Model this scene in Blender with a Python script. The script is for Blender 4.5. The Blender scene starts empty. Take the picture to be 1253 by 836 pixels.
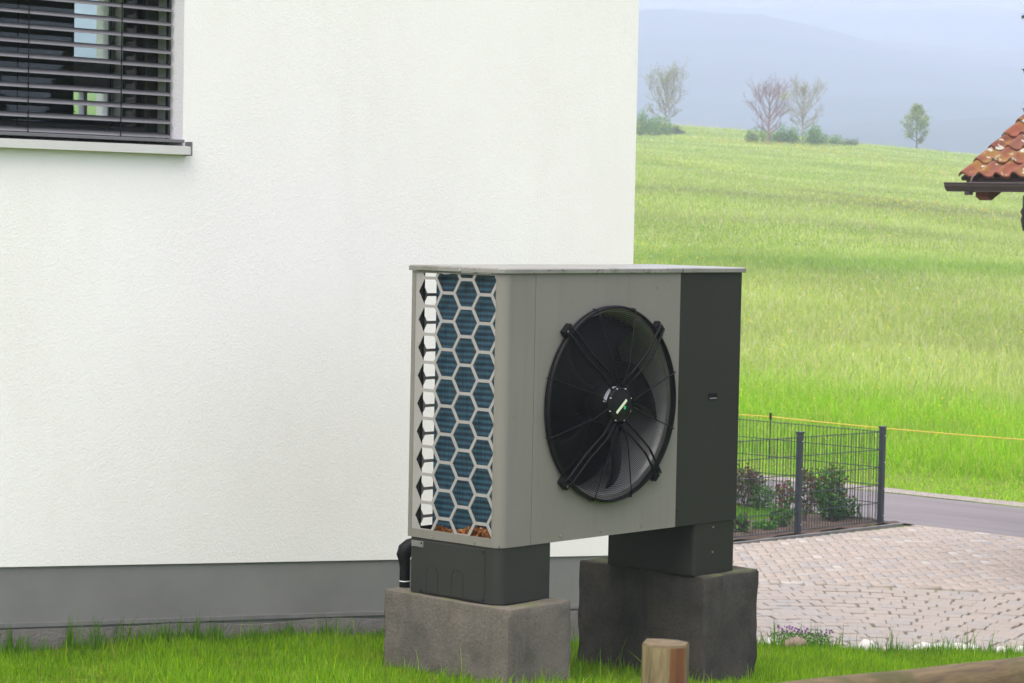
import bpy, bmesh, math, random
import numpy as np
from mathutils import Vector, Matrix, noise

random.seed(7); rng = np.random.default_rng(11)
SC = bpy.context.scene
COL = SC.collection
R = math.radians

# ------------------------------------------------------------------ camera
F, PIT, ROL, YAW, CZ = 3037.57, .0510, .0197, .8257, 2.2
fx = Vector((math.cos(YAW), -math.sin(YAW), 0)); fz = Vector((math.sin(YAW), math.cos(YAW), 0)); UP = Vector((0, 0, 1))
fwd = math.cos(PIT)*fz - math.sin(PIT)*UP; upv = math.cos(PIT)*UP + math.sin(PIT)*fz
c_right = fx*math.cos(ROL) + upv*math.sin(ROL); c_up = -fx*math.sin(ROL) + upv*math.cos(ROL)
O = Vector((0, 0, CZ))
cam = bpy.data.cameras.new('camera'); cam_o = bpy.data.objects.new('camera', cam); COL.objects.link(cam_o)
m = Matrix.Identity(4)
for i in range(3):
    m[i][0] = c_right[i]; m[i][1] = c_up[i]; m[i][2] = -fwd[i]; m[i][3] = O[i]
cam_o.matrix_world = m
cam.sensor_width = 36; cam.sensor_fit = 'HORIZONTAL'; cam.lens = F/1253*36
cam.clip_end = 20000; cam.clip_start = .1
cam.dof.use_dof = True; cam.dof.focus_distance = 11.6; cam.dof.aperture_fstop = 11
SC.camera = cam_o

# ------------------------------------------------------------------ light
S_DIR = Vector((-.50, -.12, .86)).normalized()          # towards the sun
world = bpy.data.worlds.new('World'); SC.world = world; world.use_nodes = True
wn = world.node_tree; wn.nodes.clear()
wo = wn.nodes.new('ShaderNodeOutputWorld'); wb = wn.nodes.new('ShaderNodeBackground')
sky = wn.nodes.new('ShaderNodeTexSky'); sky.sky_type = 'NISHITA'; sky.sun_disc = False
sky.sun_elevation = math.asin(S_DIR.z); sky.sun_rotation = math.atan2(S_DIR.x, S_DIR.y)
sky.air_density = 1.0; sky.dust_density = 3.0
mixc = wn.nodes.new('ShaderNodeMix'); mixc.data_type = 'RGBA'; mixc.inputs[0].default_value = .72
mixc.inputs[7].default_value = (9.0, 8.4, 8.9, 1)         # an even layer of cloud over the sky
wn.links.new(sky.outputs[0], mixc.inputs[6]); wn.links.new(mixc.outputs[2], wb.inputs[0])
wb.inputs[1].default_value = .105
wn.links.new(wb.outputs[0], wo.inputs[0])
sun = bpy.data.lights.new('sun', 'SUN'); sun.energy = 2.6; sun.angle = R(56); sun.color = (1, .93, .83)
sun_o = bpy.data.objects.new('sun', sun); COL.objects.link(sun_o)
sun_o.rotation_euler = (-S_DIR).to_track_quat('-Z', 'Y').to_euler()
SC.view_settings.view_transform = 'Standard'; SC.view_settings.look = 'None'
SC.view_settings.exposure = 1.46; SC.view_settings.gamma = 1
SC.view_settings.use_curve_mapping = False
SC.render.engine = 'CYCLES'
SC.cycles.use_denoising = True
SC.cycles.max_bounces = 8; SC.cycles.volume_bounces = 2; SC.cycles.transparent_max_bounces = 12
SC.cycles.caustics_reflective = False; SC.cycles.caustics_refractive = False

# ------------------------------------------------------------------ pixel helpers (a pixel gives a direction)
def ray(px, py):
    X, Y = px-626.5, py-418
    x = X*math.cos(ROL)+Y*math.sin(ROL); y = -X*math.sin(ROL)+Y*math.cos(ROL)
    return fx*(x/F) - upv*(y/F) + fwd
def atd(px, py, d): return O + ray(px, py)*d
def atY(px, py, y): r = ray(px, py); return O + r*(y/r.y)
def atX(px, py, x): r = ray(px, py); return O + r*(x/r.x)
def atZ(px, py, z): r = ray(px, py); return O + r*((z-CZ)/r.z)

# ------------------------------------------------------------------ object helpers
def tag(o, label=None, cat=None, group=None, kind=None):
    if label: o['label'] = label
    if cat: o['category'] = cat
    if group: o['group'] = group
    if kind: o['kind'] = kind
    return o
def empty(name, loc=(0, 0, 0), label=None, cat=None, group=None):
    o = bpy.data.objects.new(name, None); COL.objects.link(o); o.location = loc; o.empty_display_size = .2
    return tag(o, label, cat, group)
bpy.context.view_layer.update()
def absloc(o):
    v = Vector((0, 0, 0))
    while o is not None: v += o.location; o = o.parent
    return v
class MB:
    """collects world-space geometry for one mesh"""
    def __init__(s): s.v = []; s.f = []; s.sm = []
    def add(s, vs, fs, smooth=False):
        n = len(s.v); s.v += [tuple(v) for v in vs]; s.f += [tuple(i+n for i in f) for f in fs]; s.sm += [smooth]*len(fs)
    def box(s, a, b):
        (x0, y0, z0), (x1, y1, z1) = a, b
        s.add([(x0,y0,z0),(x1,y0,z0),(x1,y1,z0),(x0,y1,z0),(x0,y0,z1),(x1,y0,z1),(x1,y1,z1),(x0,y1,z1)],
              [(0,3,2,1),(4,5,6,7),(0,1,5,4),(1,2,6,5),(2,3,7,6),(3,0,4,7)])
    def bbox(s, a, b, r=.004, seg=2):
        bm = bmesh.new(); bmesh.ops.create_cube(bm, size=1)
        c = [(p+q)/2 for p, q in zip(a, b)]; d = [abs(q-p) for p, q in zip(a, b)]
        for v in bm.verts: v.co = Vector((c[0]+v.co.x*d[0], c[1]+v.co.y*d[1], c[2]+v.co.z*d[2]))
        bmesh.ops.bevel(bm, geom=bm.edges[:], offset=r, segments=seg, affect='EDGES', profile=.5)
        s.bm(bm)
    def bm(s, bm, smooth=False):
        bm.verts.ensure_lookup_table()
        for i, v in enumerate(bm.verts): v.index = i
        s.add([v.co[:] for v in bm.verts], [[v.index for v in f.verts] for f in bm.faces], smooth); bm.free()
    def prism(s, loop, off, cap=True, smooth=False):
        n = len(loop); off = Vector(off); a = [Vector(p) for p in loop]; b = [p+off for p in a]
        s.add(a+b, [(i, (i+1) % n, n+(i+1) % n, n+i) for i in range(n)], smooth)
        if cap: s.add(a, [tuple(range(n-1, -1, -1))]); s.add(b, [tuple(range(n))])
    def tube(s, pts, rad, seg=8, cap=True, smooth=True):
        pts = [Vector(p) for p in pts]; n = len(pts)
        if not hasattr(rad, '__len__'): rad = [rad]*n
        t = (pts[1]-pts[0]).normalized(); a = t.orthogonal().normalized()
        vs = []; fs = []
        for i, p in enumerate(pts):
            if 0 < i < n-1: t = ((pts[i]-pts[i-1]).normalized()+(pts[i+1]-pts[i]).normalized())
            elif i: t = pts[i]-pts[i-1]
            t = t.normalized() if t.length > 1e-9 else Vector((0, 0, 1))
            a = (a - t*a.dot(t)); a = a.normalized() if a.length > 1e-6 else t.orthogonal().normalized(); b = t.cross(a)
            for k in range(seg):
                w = 2*math.pi*k/seg; vs.append(p + (a*math.cos(w)+b*math.sin(w))*rad[i])
        for i in range(n-1):
            for k in range(seg):
                fs.append((i*seg+k, i*seg+(k+1) % seg, (i+1)*seg+(k+1) % seg, (i+1)*seg+k))
        s.add(vs, fs, smooth)
        if cap: s.add(vs[:seg], [tuple(range(seg-1, -1, -1))]); s.add(vs[-seg:], [tuple(range(seg))])
    def lathe(s, prof, c, axis='y', seg=64, close=False, smooth=True):
        """prof: (radius, offset along axis)"""
        vs = []; fs = []; n = len(prof)
        for k in range(seg):
            w = 2*math.pi*k/seg; cw, sw = math.cos(w), math.sin(w)
            for r, h in prof:
                if axis == 'y': vs.append((c[0]+r*cw, c[1]+h, c[2]+r*sw))
                else: vs.append((c[0]+r*cw, c[1]+r*sw, c[2]+h))
        for k in range(seg):
            for i in range(n if close else n-1):
                fs.append((k*n+i, k*n+(i+1) % n, ((k+1) % seg)*n+(i+1) % n, ((k+1) % seg)*n+i))
        s.add(vs, fs, smooth)
    def build(s, name, mat, parent=None, world=True):
        me = bpy.data.meshes.new(name)
        off = absloc(parent) if (parent is not None and world) else Vector((0, 0, 0))
        me.from_pydata([(v[0]-off.x, v[1]-off.y, v[2]-off.z) for v in s.v], [], s.f)
        me.polygons.foreach_set('use_smooth', s.sm); me.update()
        o = bpy.data.objects.new(name, me); COL.objects.link(o); o.parent = parent
        if mat is not None: me.materials.append(mat)
        return o
def np_mesh(name, verts, faces_flat, nper, mat, parent=None, cols=None, smooth=False):
    """verts (n,3), faces (m,nper) as arrays"""
    me = bpy.data.meshes.new(name); nv = len(verts); nf = len(faces_flat)
    me.vertices.add(nv); me.vertices.foreach_set('co', np.ascontiguousarray(verts, np.float32).ravel())
    me.loops.add(nf*nper); me.loops.foreach_set('vertex_index', np.ascontiguousarray(faces_flat, np.int32).ravel())
    me.polygons.add(nf); me.polygons.foreach_set('loop_start', np.arange(nf, dtype=np.int32)*nper)
    if smooth: me.polygons.foreach_set('use_smooth', np.ones(nf, bool))
    me.update(calc_edges=True)
    if cols is not None:
        ca = me.color_attributes.new('tint', 'FLOAT_COLOR', 'POINT')
        ca.data.foreach_set('color', np.concatenate([cols, np.ones((nv, 1))], 1).astype(np.float32).ravel())
    me.materials.append(mat)
    o = bpy.data.objects.new(name, me); COL.objects.link(o); o.parent = parent
    return o

# ------------------------------------------------------------------ materials
def new_mat(name):
    m = bpy.data.materials.new(name); m.use_nodes = True; return m, m.node_tree
def ramp(nt, fac, stops):
    r = nt.nodes.new('ShaderNodeValToRGB'); e = r.color_ramp.elements
    while len(e) < len(stops): e.new(.5)
    for i, (p, c) in enumerate(stops): e[i].position = p; e[i].color = (*c, 1) if len(c) == 3 else c
    nt.links.new(fac, r.inputs[0]); return r.outputs[0]
def coords(nt, scale=(1, 1, 1), kind='Object'):
    tc = nt.nodes.new('ShaderNodeTexCoord'); mp = nt.nodes.new('ShaderNodeMapping'); mp.inputs[3].default_value = scale
    nt.links.new(tc.outputs[kind], mp.inputs[0]); return mp.outputs[0]
def noise_n(nt, vec, scale, detail=4, rough=.55, dist=0):
    n = nt.nodes.new('ShaderNodeTexNoise'); n.inputs['Scale'].default_value = scale; n.inputs['Detail'].default_value = detail
    n.inputs['Roughness'].default_value = rough; n.inputs['Distortion'].default_value = dist
    nt.links.new(vec, n.inputs['Vector']); return n.outputs[0]
def mix_n(nt, fac, a, b, mode='MIX'):
    x = nt.nodes.new('ShaderNodeMix'); x.data_type = 'RGBA'; x.blend_type = mode
    for sock, val in ((x.inputs[0], fac), (x.inputs[6], a), (x.inputs[7], b)):
        if hasattr(val, 'is_linked') or hasattr(val, 'links'): nt.links.new(val, sock)
        else: sock.default_value = val if not hasattr(val, '__len__') else ((*val, 1) if len(val) == 3 else val)
    return x.outputs[2]
def bump_n(nt, bsdf, h, strength=.3, dist=.01, prev=None):
    b = nt.nodes.new('ShaderNodeBump'); b.inputs['Strength'].default_value = strength; b.inputs['Distance'].default_value = dist
    nt.links.new(h, b.inputs['Height'])
    if prev is not None: nt.links.new(prev, b.inputs['Normal'])
    nt.links.new(b.outputs[0], bsdf.inputs['Normal']); return b.outputs[0]
def simple(name, col, rough=.6, metal=0, var=.12, vscale=6, bump=0, bscale=80, spec=.5, stops=None):
    m, nt = new_mat(name); b = nt.nodes['Principled BSDF']
    v = coords(nt); n = noise_n(nt, v, vscale)
    if stops is None:
        stops = [(.25, tuple(c*(1-var) for c in col)), (.75, tuple(min(1, c*(1+var)) for c in col))]
    nt.links.new(ramp(nt, n, stops), b.inputs['Base Color'])
    b.inputs['Roughness'].default_value = rough; b.inputs['Metallic'].default_value = metal
    b.inputs['Specular IOR Level'].default_value = spec
    if bump: bump_n(nt, b, noise_n(nt, v, bscale, 3), bump)
    return m
def leafy(name, transl=.45, rough=.55, tint=(1, 1, 1)):
    """diffuse + translucent, colour from the per-vertex tint attribute"""
    m, nt = new_mat(name); nt.nodes.remove(nt.nodes['Principled BSDF'])
    out = nt.nodes['Material Output']; at = nt.nodes.new('ShaderNodeAttribute'); at.attribute_name = 'tint'
    col = mix_n(nt, 1.0, at.outputs['Color'], tint, 'MULTIPLY')
    d = nt.nodes.new('ShaderNodeBsdfPrincipled'); d.inputs['Roughness'].default_value = rough; d.inputs['Specular IOR Level'].default_value = .1
    t = nt.nodes.new('ShaderNodeBsdfTranslucent'); mx = nt.nodes.new('ShaderNodeMixShader'); mx.inputs[0].default_value = transl
    nt.links.new(col, d.inputs['Base Color']); nt.links.new(col, t.inputs[0])
    nt.links.new(d.outputs[0], mx.inputs[1]); nt.links.new(t.outputs[0], mx.inputs[2]); nt.links.new(mx.outputs[0], out.inputs[0])
    return m
M = {}
# stucco
def stucco():
    m, nt = new_mat('white_stucco'); b = nt.nodes['Principled BSDF']; v = coords(nt)
    big = noise_n(nt, v, .7, 3); fine = noise_n(nt, v, 95, 3, .6); fine2 = noise_n(nt, v, 38, 2)
    c = ramp(nt, big, [(.3, (.825, .795, .77)), (.7, (.875, .848, .828))])
    v2 = coords(nt, (1.2, 1.2, .35)); stain = ramp(nt, noise_n(nt, v2, 2.2, 5, .65), [(.52, (0, 0, 0)), (.85, (.28, .28, .28))])
    c = mix_n(nt, stain, c, (.70, .68, .62))
    sp = ramp(nt, noise_n(nt, v, 55, 2), [(.7, (0, 0, 0)), (.8, (.18, .18, .18))])
    c = mix_n(nt, sp, c, (.62, .6, .56))
    nt.links.new(c, b.inputs['Base Color']); b.inputs['Roughness'].default_value = .95; b.inputs['Specular IOR Level'].default_value = .15
    n1 = bump_n(nt, b, fine, .36, .005); bump_n(nt, b, fine2, .13, .006, n1); return m
M['stucco'] = stucco()
def plinth_m():
    m, nt = new_mat('grey_plinth_paint'); b = nt.nodes['Principled BSDF']; v = coords(nt)
    c = ramp(nt, noise_n(nt, v, 1.6, 5), [(.3, (.165, .163, .158)), (.7, (.215, .212, .204))])
    g = nt.nodes.new('ShaderNodeSeparateXYZ'); nt.links.new(v, g.inputs[0])
    d = nt.nodes.new('ShaderNodeMath'); d.operation = 'MULTIPLY_ADD'; d.inputs[1].default_value = -.075; d.inputs[2].default_value = 0
    st = ramp(nt, noise_n(nt, coords(nt, (2, 2, 6)), 3, 5, .7), [(.5, (0, 0, 0)), (.75, (.5, .5, .5))])
    c = mix_n(nt, st, c, (.22, .20, .18))
    nt.links.new(c, b.inputs['Base Color']); b.inputs['Roughness'].default_value = .8; bump_n(nt, b, noise_n(nt, v, 130, 3), .25, .004); return m
M['plinth'] = plinth_m()
M['footing'] = simple('rough_footing_render', (.15, .14, .13), .95, stops=[(.25, (.115, .105, .097)), (.5, (.155, .143, .134)), (.8, (.19, .178, .168))], vscale=9, bump=.7, bscale=60)
M['reveal'] = simple('reveal_white', (.80, .78, .84), .9, var=.03, bump=.3, bscale=90)
M['slat'] = simple('blind_slat_grey', (.20, .198, .21), .4, .3, var=.05, vscale=3)
M['alu'] = simple('sill_aluminium', (.66, .65, .62), .45, .25, var=.05, vscale=4)
M['sillcap'] = simple('sill_end_cap', (.17, .17, .18), .45, .3, var=.05)
M['frame'] = simple('window_frame_anthracite', (.03, .03, .032), .4, var=.1)
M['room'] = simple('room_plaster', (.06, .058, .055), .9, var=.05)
M['casing'] = simple('casing_warm_grey', (.150, .147, .137), .5, 0, var=.045, vscale=2.2, bump=.04, bscale=420, spec=.4)
def casing_m():
    m, nt = new_mat('casing_warm_grey_paint'); b = nt.nodes['Principled BSDF']; v = coords(nt)
    c = ramp(nt, noise_n(nt, v, 1.4, 4), [(.3, (.164, .155, .141)), (.7, (.180, .171, .156))])
    st = ramp(nt, noise_n(nt, coords(nt, (16, 16, .7)), 1.5, 5, .7), [(.52, (0, 0, 0)), (.8, (.55, .55, .55))]); c = mix_n(nt, st, c, (.136, .129, .112))
    sp = ramp(nt, noise_n(nt, v, 48, 2), [(.735, (0, 0, 0)), (.76, (.6, .6, .6))]); c = mix_n(nt, sp, c, (.075, .06, .045))
    nt.links.new(c, b.inputs['Base Color']); nt.links.new(ramp(nt, noise_n(nt, v, 6, 4), [(.3, (.38, .38, .38)), (.7, (.6, .6, .6))]), b.inputs['Roughness']); b.inputs['Specular IOR Level'].default_value = .4
    bump_n(nt, b, noise_n(nt, v, 3, 2), .12, .01); return m
M['casing'] = casing_m()
M['grille'] = simple('grille_grey', (.275, .262, .258), .55, 0, var=.05, vscale=8)
M['dark'] = simple('dark_panel_grey', (.0185, .0188, .0158), .6, 0, var=.10, vscale=3, bump=.05, bscale=500, spec=.25)
M['ped'] = simple('pedestal_grey', (.024, .0245, .022), .6, 0, var=.12, vscale=3, bump=.05, bscale=400, spec=.25)
M['black'] = simple('black_plastic', (.006, .006, .007), .5, 0, var=.2, vscale=8, spec=.15)
M['wire'] = simple('black_wire', (.005, .005, .006), .5, 0, var=.1, spec=.12)
M['blade'] = simple('fan_blade_black', (.004, .004, .0045), .55, 0, var=.15, spec=.08)
M['nozzle'] = simple('inlet_nozzle_grey', (.30, .30, .30), .4, .4, var=.08)
M['screw'] = simple('screw_steel', (.6, .6, .6), .3, .9, var=.03)
M['sticker'] = simple('sticker_white', (.75, .77, .82), .5, var=.03)
M['labelgrey'] = simple('rating_label', (.15, .15, .148), .5, var=.1, vscale=60)
M['pale'] = simple('emblem_pale', (.62, .66, .5), .4, var=.03)
M['green'] = simple('emblem_green', (.02, .42, .14), .4, var=.03)
M['inner'] = simple('blackout_sheet', (.012, .012, .013), .7, 0, var=.1, spec=.2)
def lid_m():
    m, nt = new_mat('lid_weathered_sheet'); b = nt.nodes['Principled BSDF']; v = coords(nt)
    c = ramp(nt, noise_n(nt, v, 5, 5), [(.3, (.17, .165, .155)), (.7, (.24, .235, .225))])
    sp = ramp(nt, noise_n(nt, v, 60, 3, .6), [(.60, (0, 0, 0)), (.68, (1, 1, 1))]); reg = ramp(nt, noise_n(nt, v, 2.5, 3), [(.38, (0, 0, 0)), (.55, (1, 1, 1))])
    f = mix_n(nt, 1.0, sp, reg, 'MULTIPLY'); c = mix_n(nt, f, c, (.07, .035, .025))
    al = ramp(nt, noise_n(nt, v, 9, 5, .7), [(.55, (0, 0, 0)), (.75, (.7, .7, .7))]); c = mix_n(nt, al, c, (.075, .07, .04))
    nt.links.new(c, b.inputs['Base Color']); b.inputs['Roughness'].default_value = .32; bump_n(nt, b, noise_n(nt, v, 7, 2), .1, .01); return m
M['lid'] = lid_m()
def coil_m():
    m, nt = new_mat('coil_blue_fins'); b = nt.nodes['Principled BSDF']; v = coords(nt)
    w = nt.nodes.new('ShaderNodeTexWave'); w.bands_direction = 'Z'; w.inputs['Scale'].default_value = 12; w.inputs['Distortion'].default_value = .6; w.inputs['Detail'].default_value = 2
    nt.links.new(v, w.inputs[0])
    c = ramp(nt, w.outputs[0], [(.1, (.007, .026, .052)), (.6, (.017, .062, .108)), (1, (.032, .10, .15))])
    n = ramp(nt, noise_n(nt, coords(nt, (300, 300, 6)), 1, 3), [(.35, (.6, .6, .6)), (.75, (1.25, 1.25, 1.25))])
    c = mix_n(nt, 1.0, c, n, 'MULTIPLY')
    nt.links.new(c, b.inputs['Base Color']); b.inputs['Roughness'].default_value = .45; b.inputs['Metallic'].default_value = .25
    bump_n(nt, b, noise_n(nt, coords(nt, (260, 260, 3)), 1, 2), .6, .004); return m
M['coil'] = coil_m()
def concrete(name, base, dark, red, seed):
    m, nt = new_mat(name); b = nt.nodes['Principled BSDF']; v = coords(nt, (1, 1, 1)); 
    n1 = noise_n(nt, v, 3.2+seed, 6, .65); c = ramp(nt, n1, [(.27, dark), (.5, base), (.78, red)])
    vs = coords(nt, (7, 7, 1.1)); st = ramp(nt, noise_n(nt, vs, 1.6, 5, .65), [(.52, (0, 0, 0)), (.74, (.6, .6, .6))]); c = mix_n(nt, st, c, dark)
    fine = noise_n(nt, v, 70, 4, .7); c = mix_n(nt, .35, c, ramp(nt, fine, [(.3, (.3, .3, .3)), (.7, (1, 1, 1))]), 'MULTIPLY')
    po = ramp(nt, noise_n(nt, v, 95, 1), [(.70, (0, 0, 0)), (.74, (.7, .7, .7))]); c = mix_n(nt, po, c, tuple(q*.45 for q in dark))
    ge = nt.nodes.new('ShaderNodeNewGeometry'); sx = nt.nodes.new('ShaderNodeSeparateXYZ'); nt.links.new(ge.outputs['Normal'], sx.inputs[0])
    moss = mix_n(nt, 1.0, ramp(nt, sx.outputs[2], [(.55, (0, 0, 0)), (.9, (1, 1, 1))]), ramp(nt, noise_n(nt, v, 8, 5), [(.45, (.1, .1, .1)), (.65, (.9, .9, .9))]), 'MULTIPLY')
    c = mix_n(nt, moss, c, (.10, .11, .045))
    nt.links.new(c, b.inputs['Base Color']); b.inputs['Roughness'].default_value = .95; b.inputs['Specular IOR Level'].default_value = .2
    n = bump_n(nt, b, fine, .7, .006); bump_n(nt, b, noise_n(nt, v, 14, 4), .5, .012, n); return m
M['conc1'] = concrete('concrete_weathered', (.132, .117, .104), (.072, .068, .062), (.175, .148, .130), 0)
M['conc2'] = concrete('concrete_damp_dark', (.058, .052, .047), (.03, .029, .027), (.085, .07, .058), 1.3)
def wood(name, a, bcol, moss=None, end=False, ax=(14, 14, 1)):
    m, nt = new_mat(name); b = nt.nodes['Principled BSDF']; v = coords(nt, ax)
    c = ramp(nt, noise_n(nt, v, 3, 6, .7, .6), [(.36, a), (.62, bcol)])
    if moss:
        f = ramp(nt, noise_n(nt, coords(nt), 9, 5, .6), [(.45, (0, 0, 0)), (.62, (.9, .9, .9))]); c = mix_n(nt, f, c, moss)
    nt.links.new(c, b.inputs['Base Color']); b.inputs['Roughness'].default_value = .85; bump_n(nt, b, noise_n(nt, v, 5, 4), .4, .01); return m
M['post_wood'] = wood('post_wood', (.055, .036, .014), (.19, .15, .075))
M['post_orange'] = wood('post_fresh_wood', (.085, .03, .008), (.16, .07, .02))
M['post_end'] = wood('post_end_grain', (.075, .052, .024), (.13, .095, .05), ax=(10, 10, 10))
M['rail_wood'] = wood('rail_wood', (.045, .028, .010), (.12, .082, .036), (.045, .042, .006), ax=(1, 14, 14))
M['rafter'] = wood('rafter_wood', (.10, .03, .012), (.21, .06, .02))
M['shedwall'] = wood('shed_boards', (.05, .025, .013), (.10, .05, .025))
M['gutter'] = simple('gutter_brown', (.050, .030, .028), .45, .1, var=.1)
def tile_m():
    m, nt = new_mat('clay_tile_lichen'); b = nt.nodes['Principled BSDF']; oi = nt.nodes.new('ShaderNodeObjectInfo'); tc = nt.nodes.new('ShaderNodeTexCoord')
    va = nt.nodes.new('ShaderNodeVectorMath'); va.operation = 'ADD'; nt.links.new(tc.outputs['Object'], va.inputs[0]); nt.links.new(oi.outputs['Location'], va.inputs[1]); v = va.outputs[0]
    c = ramp(nt, oi.outputs['Random'], [(0, (.115, .030, .016)), (.5, (.175, .046, .021)), (1, (.145, .054, .033))])
    c = mix_n(nt, .6, c, ramp(nt, noise_n(nt, v, 7, 5, .65), [(.3, (.45, .4, .4)), (.7, (1.1, 1.1, 1.1))]), 'MULTIPLY')
    f = ramp(nt, noise_n(nt, v, 6, 5, .6), [(.50, (0, 0, 0)), (.60, (.9, .9, .9))]); c = mix_n(nt, f, c, (.17, .085, .012))
    va2 = nt.nodes.new('ShaderNodeVectorMath'); va2.operation = 'ADD'; va2.inputs[1].default_value = (5, 3, 1); nt.links.new(v, va2.inputs[0])
    f = ramp(nt, noise_n(nt, va2.outputs[0], 8, 4, .6), [(.60, (0, 0, 0)), (.65, (1, 1, 1))]); c = mix_n(nt, f, c, (.34, .34, .29))
    nt.links.new(c, b.inputs['Base Color']); b.inputs['Roughness'].default_value = .9; bump_n(nt, b, noise_n(nt, v, 30, 4), .4, .01); return m
M['tile'] = tile_m()
def paver_m(name, attr):
    m, nt = new_mat(name); b = nt.nodes['Principled BSDF']; v = coords(nt, kind='Object') if attr else None
    st = [(0, (.265, .230, .203)), (.35, (.29, .255, .226)), (.6, (.275, .243, .217)), (.85, (.272, .250, .233)), (1, (.245, .231, .220))]
    if attr:
        at = nt.nodes.new('ShaderNodeAttribute'); at.attribute_name = 'tint'; c = at.outputs['Color']
    else:
        oi = nt.nodes.new('ShaderNodeObjectInfo'); c = ramp(nt, oi.outputs['Random'], st)
        tc = nt.nodes.new('ShaderNodeTexCoord'); va = nt.nodes.new('ShaderNodeVectorMath'); va.operation = 'ADD'
        nt.links.new(tc.outputs['Object'], va.inputs[0]); nt.links.new(oi.outputs['Location'], va.inputs[1]); v = va.outputs[0]
    c = mix_n(nt, .5, c, ramp(nt, noise_n(nt, v, 25, 5, .7), [(.3, (.75, .74, .73)), (.7, (1.1, 1.1, 1.1))]), 'MULTIPLY')
    nt.links.new(c, b.inputs['Base Color']); b.inputs['Roughness'].default_value = .9; bump_n(nt, b, noise_n(nt, v, 120, 3), .3, .003); return m
M['paver'] = paver_m('paver_clay_beige', False); M['paver_t'] = paver_m('paver_clay_beige_tinted', True)
M['joint'] = simple('sand_joint_moss', (.15, .14, .09), .95, stops=[(.40, (.10, .15, .03)), (.58, (.14, .13, .07)), (.8, (.17, .14, .11))], vscale=8)
def road_m():
    m, nt = new_mat('asphalt_worn'); b = nt.nodes['Principled BSDF']; v = coords(nt)
    c = ramp(nt, noise_n(nt, coords(nt, (1.2, .12, 1)), 2.2, 4), [(.3, (.115, .10, .105)), (.7, (.165, .15, .155))])
    c = mix_n(nt, .4, c, ramp(nt, noise_n(nt, v, 110, 3), [(.3, (.5, .5, .5)), (.7, (1.2, 1.2, 1.2))]), 'MULTIPLY')
    nt.links.new(c, b.inputs['Base Color']); b.inputs['Roughness'].default_value = .9; return m
M['road'] = road_m()
M['gravel'] = simple('gravel_verge', (.23, .2, .18), .95, stops=[(.3, (.12, .10, .08)), (.5, (.23, .2, .18)), (.75, (.33, .30, .28))], vscale=30, bump=.6, bscale=50)
M['soil'] = simple('bed_soil', (.07, .045, .032), .98, var=.4, vscale=14, bump=.8, bscale=30)
M['kerb'] = simple('kerb_concrete', (.17, .165, .165), .9, var=.15, vscale=8)
M['fence'] = simple('fence_anthracite', (.024, .032, .040), .5, .1, var=.08)
M['rope'] = simple('rope_orange_yellow', (.55, .36, .05), .7, var=.1)
M['stone'] = simple('white_stone', (.46, .45, .42), .9, var=.25, vscale=9, bump=.5, bscale=14)
M['stoneb'] = simple('brown_stone', (.20, .145, .11), .9, var=.25, vscale=9, bump=.5, bscale=14)
M['leaf'] = leafy('leaves', .35)
M['blade_g'] = leafy('grass_blades', .5, .5)
M['petal'] = leafy('petals', .3)
M['bark'] = simple('bark_grey', (.13, .11, .09), .95, var=.3, vscale=3)
M['bark_red'] = simple('bark_reddish', (.20, .11, .10), .95, var=.3, vscale=3)
M['bark_pale'] = simple('bark_pale', (.28, .25, .2), .95, var=.3, vscale=3)
M['dry'] = leafy('dry_leaves', .2, .7)
def glass():
    m, nt = new_mat('window_glass'); nt.nodes.remove(nt.nodes['Principled BSDF']); out = nt.nodes['Material Output']
    t = nt.nodes.new('ShaderNodeBsdfTransparent'); t.inputs[0].default_value = (.82, .88, .86, 1); g = nt.nodes.new('ShaderNodeBsdfGlossy'); g.inputs['Roughness'].default_value = .01
    fr = nt.nodes.new('ShaderNodeFresnel'); fr.inputs[0].default_value = 1.38; mx = nt.nodes.new('ShaderNodeMixShader')
    nt.links.new(fr.outputs[0], mx.inputs[0]); nt.links.new(t.outputs[0], mx.inputs[1]); nt.links.new(g.outputs[0], mx.inputs[2]); nt.links.new(mx.outputs[0], out.inputs[0]); return m
M['glass'] = glass()

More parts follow.
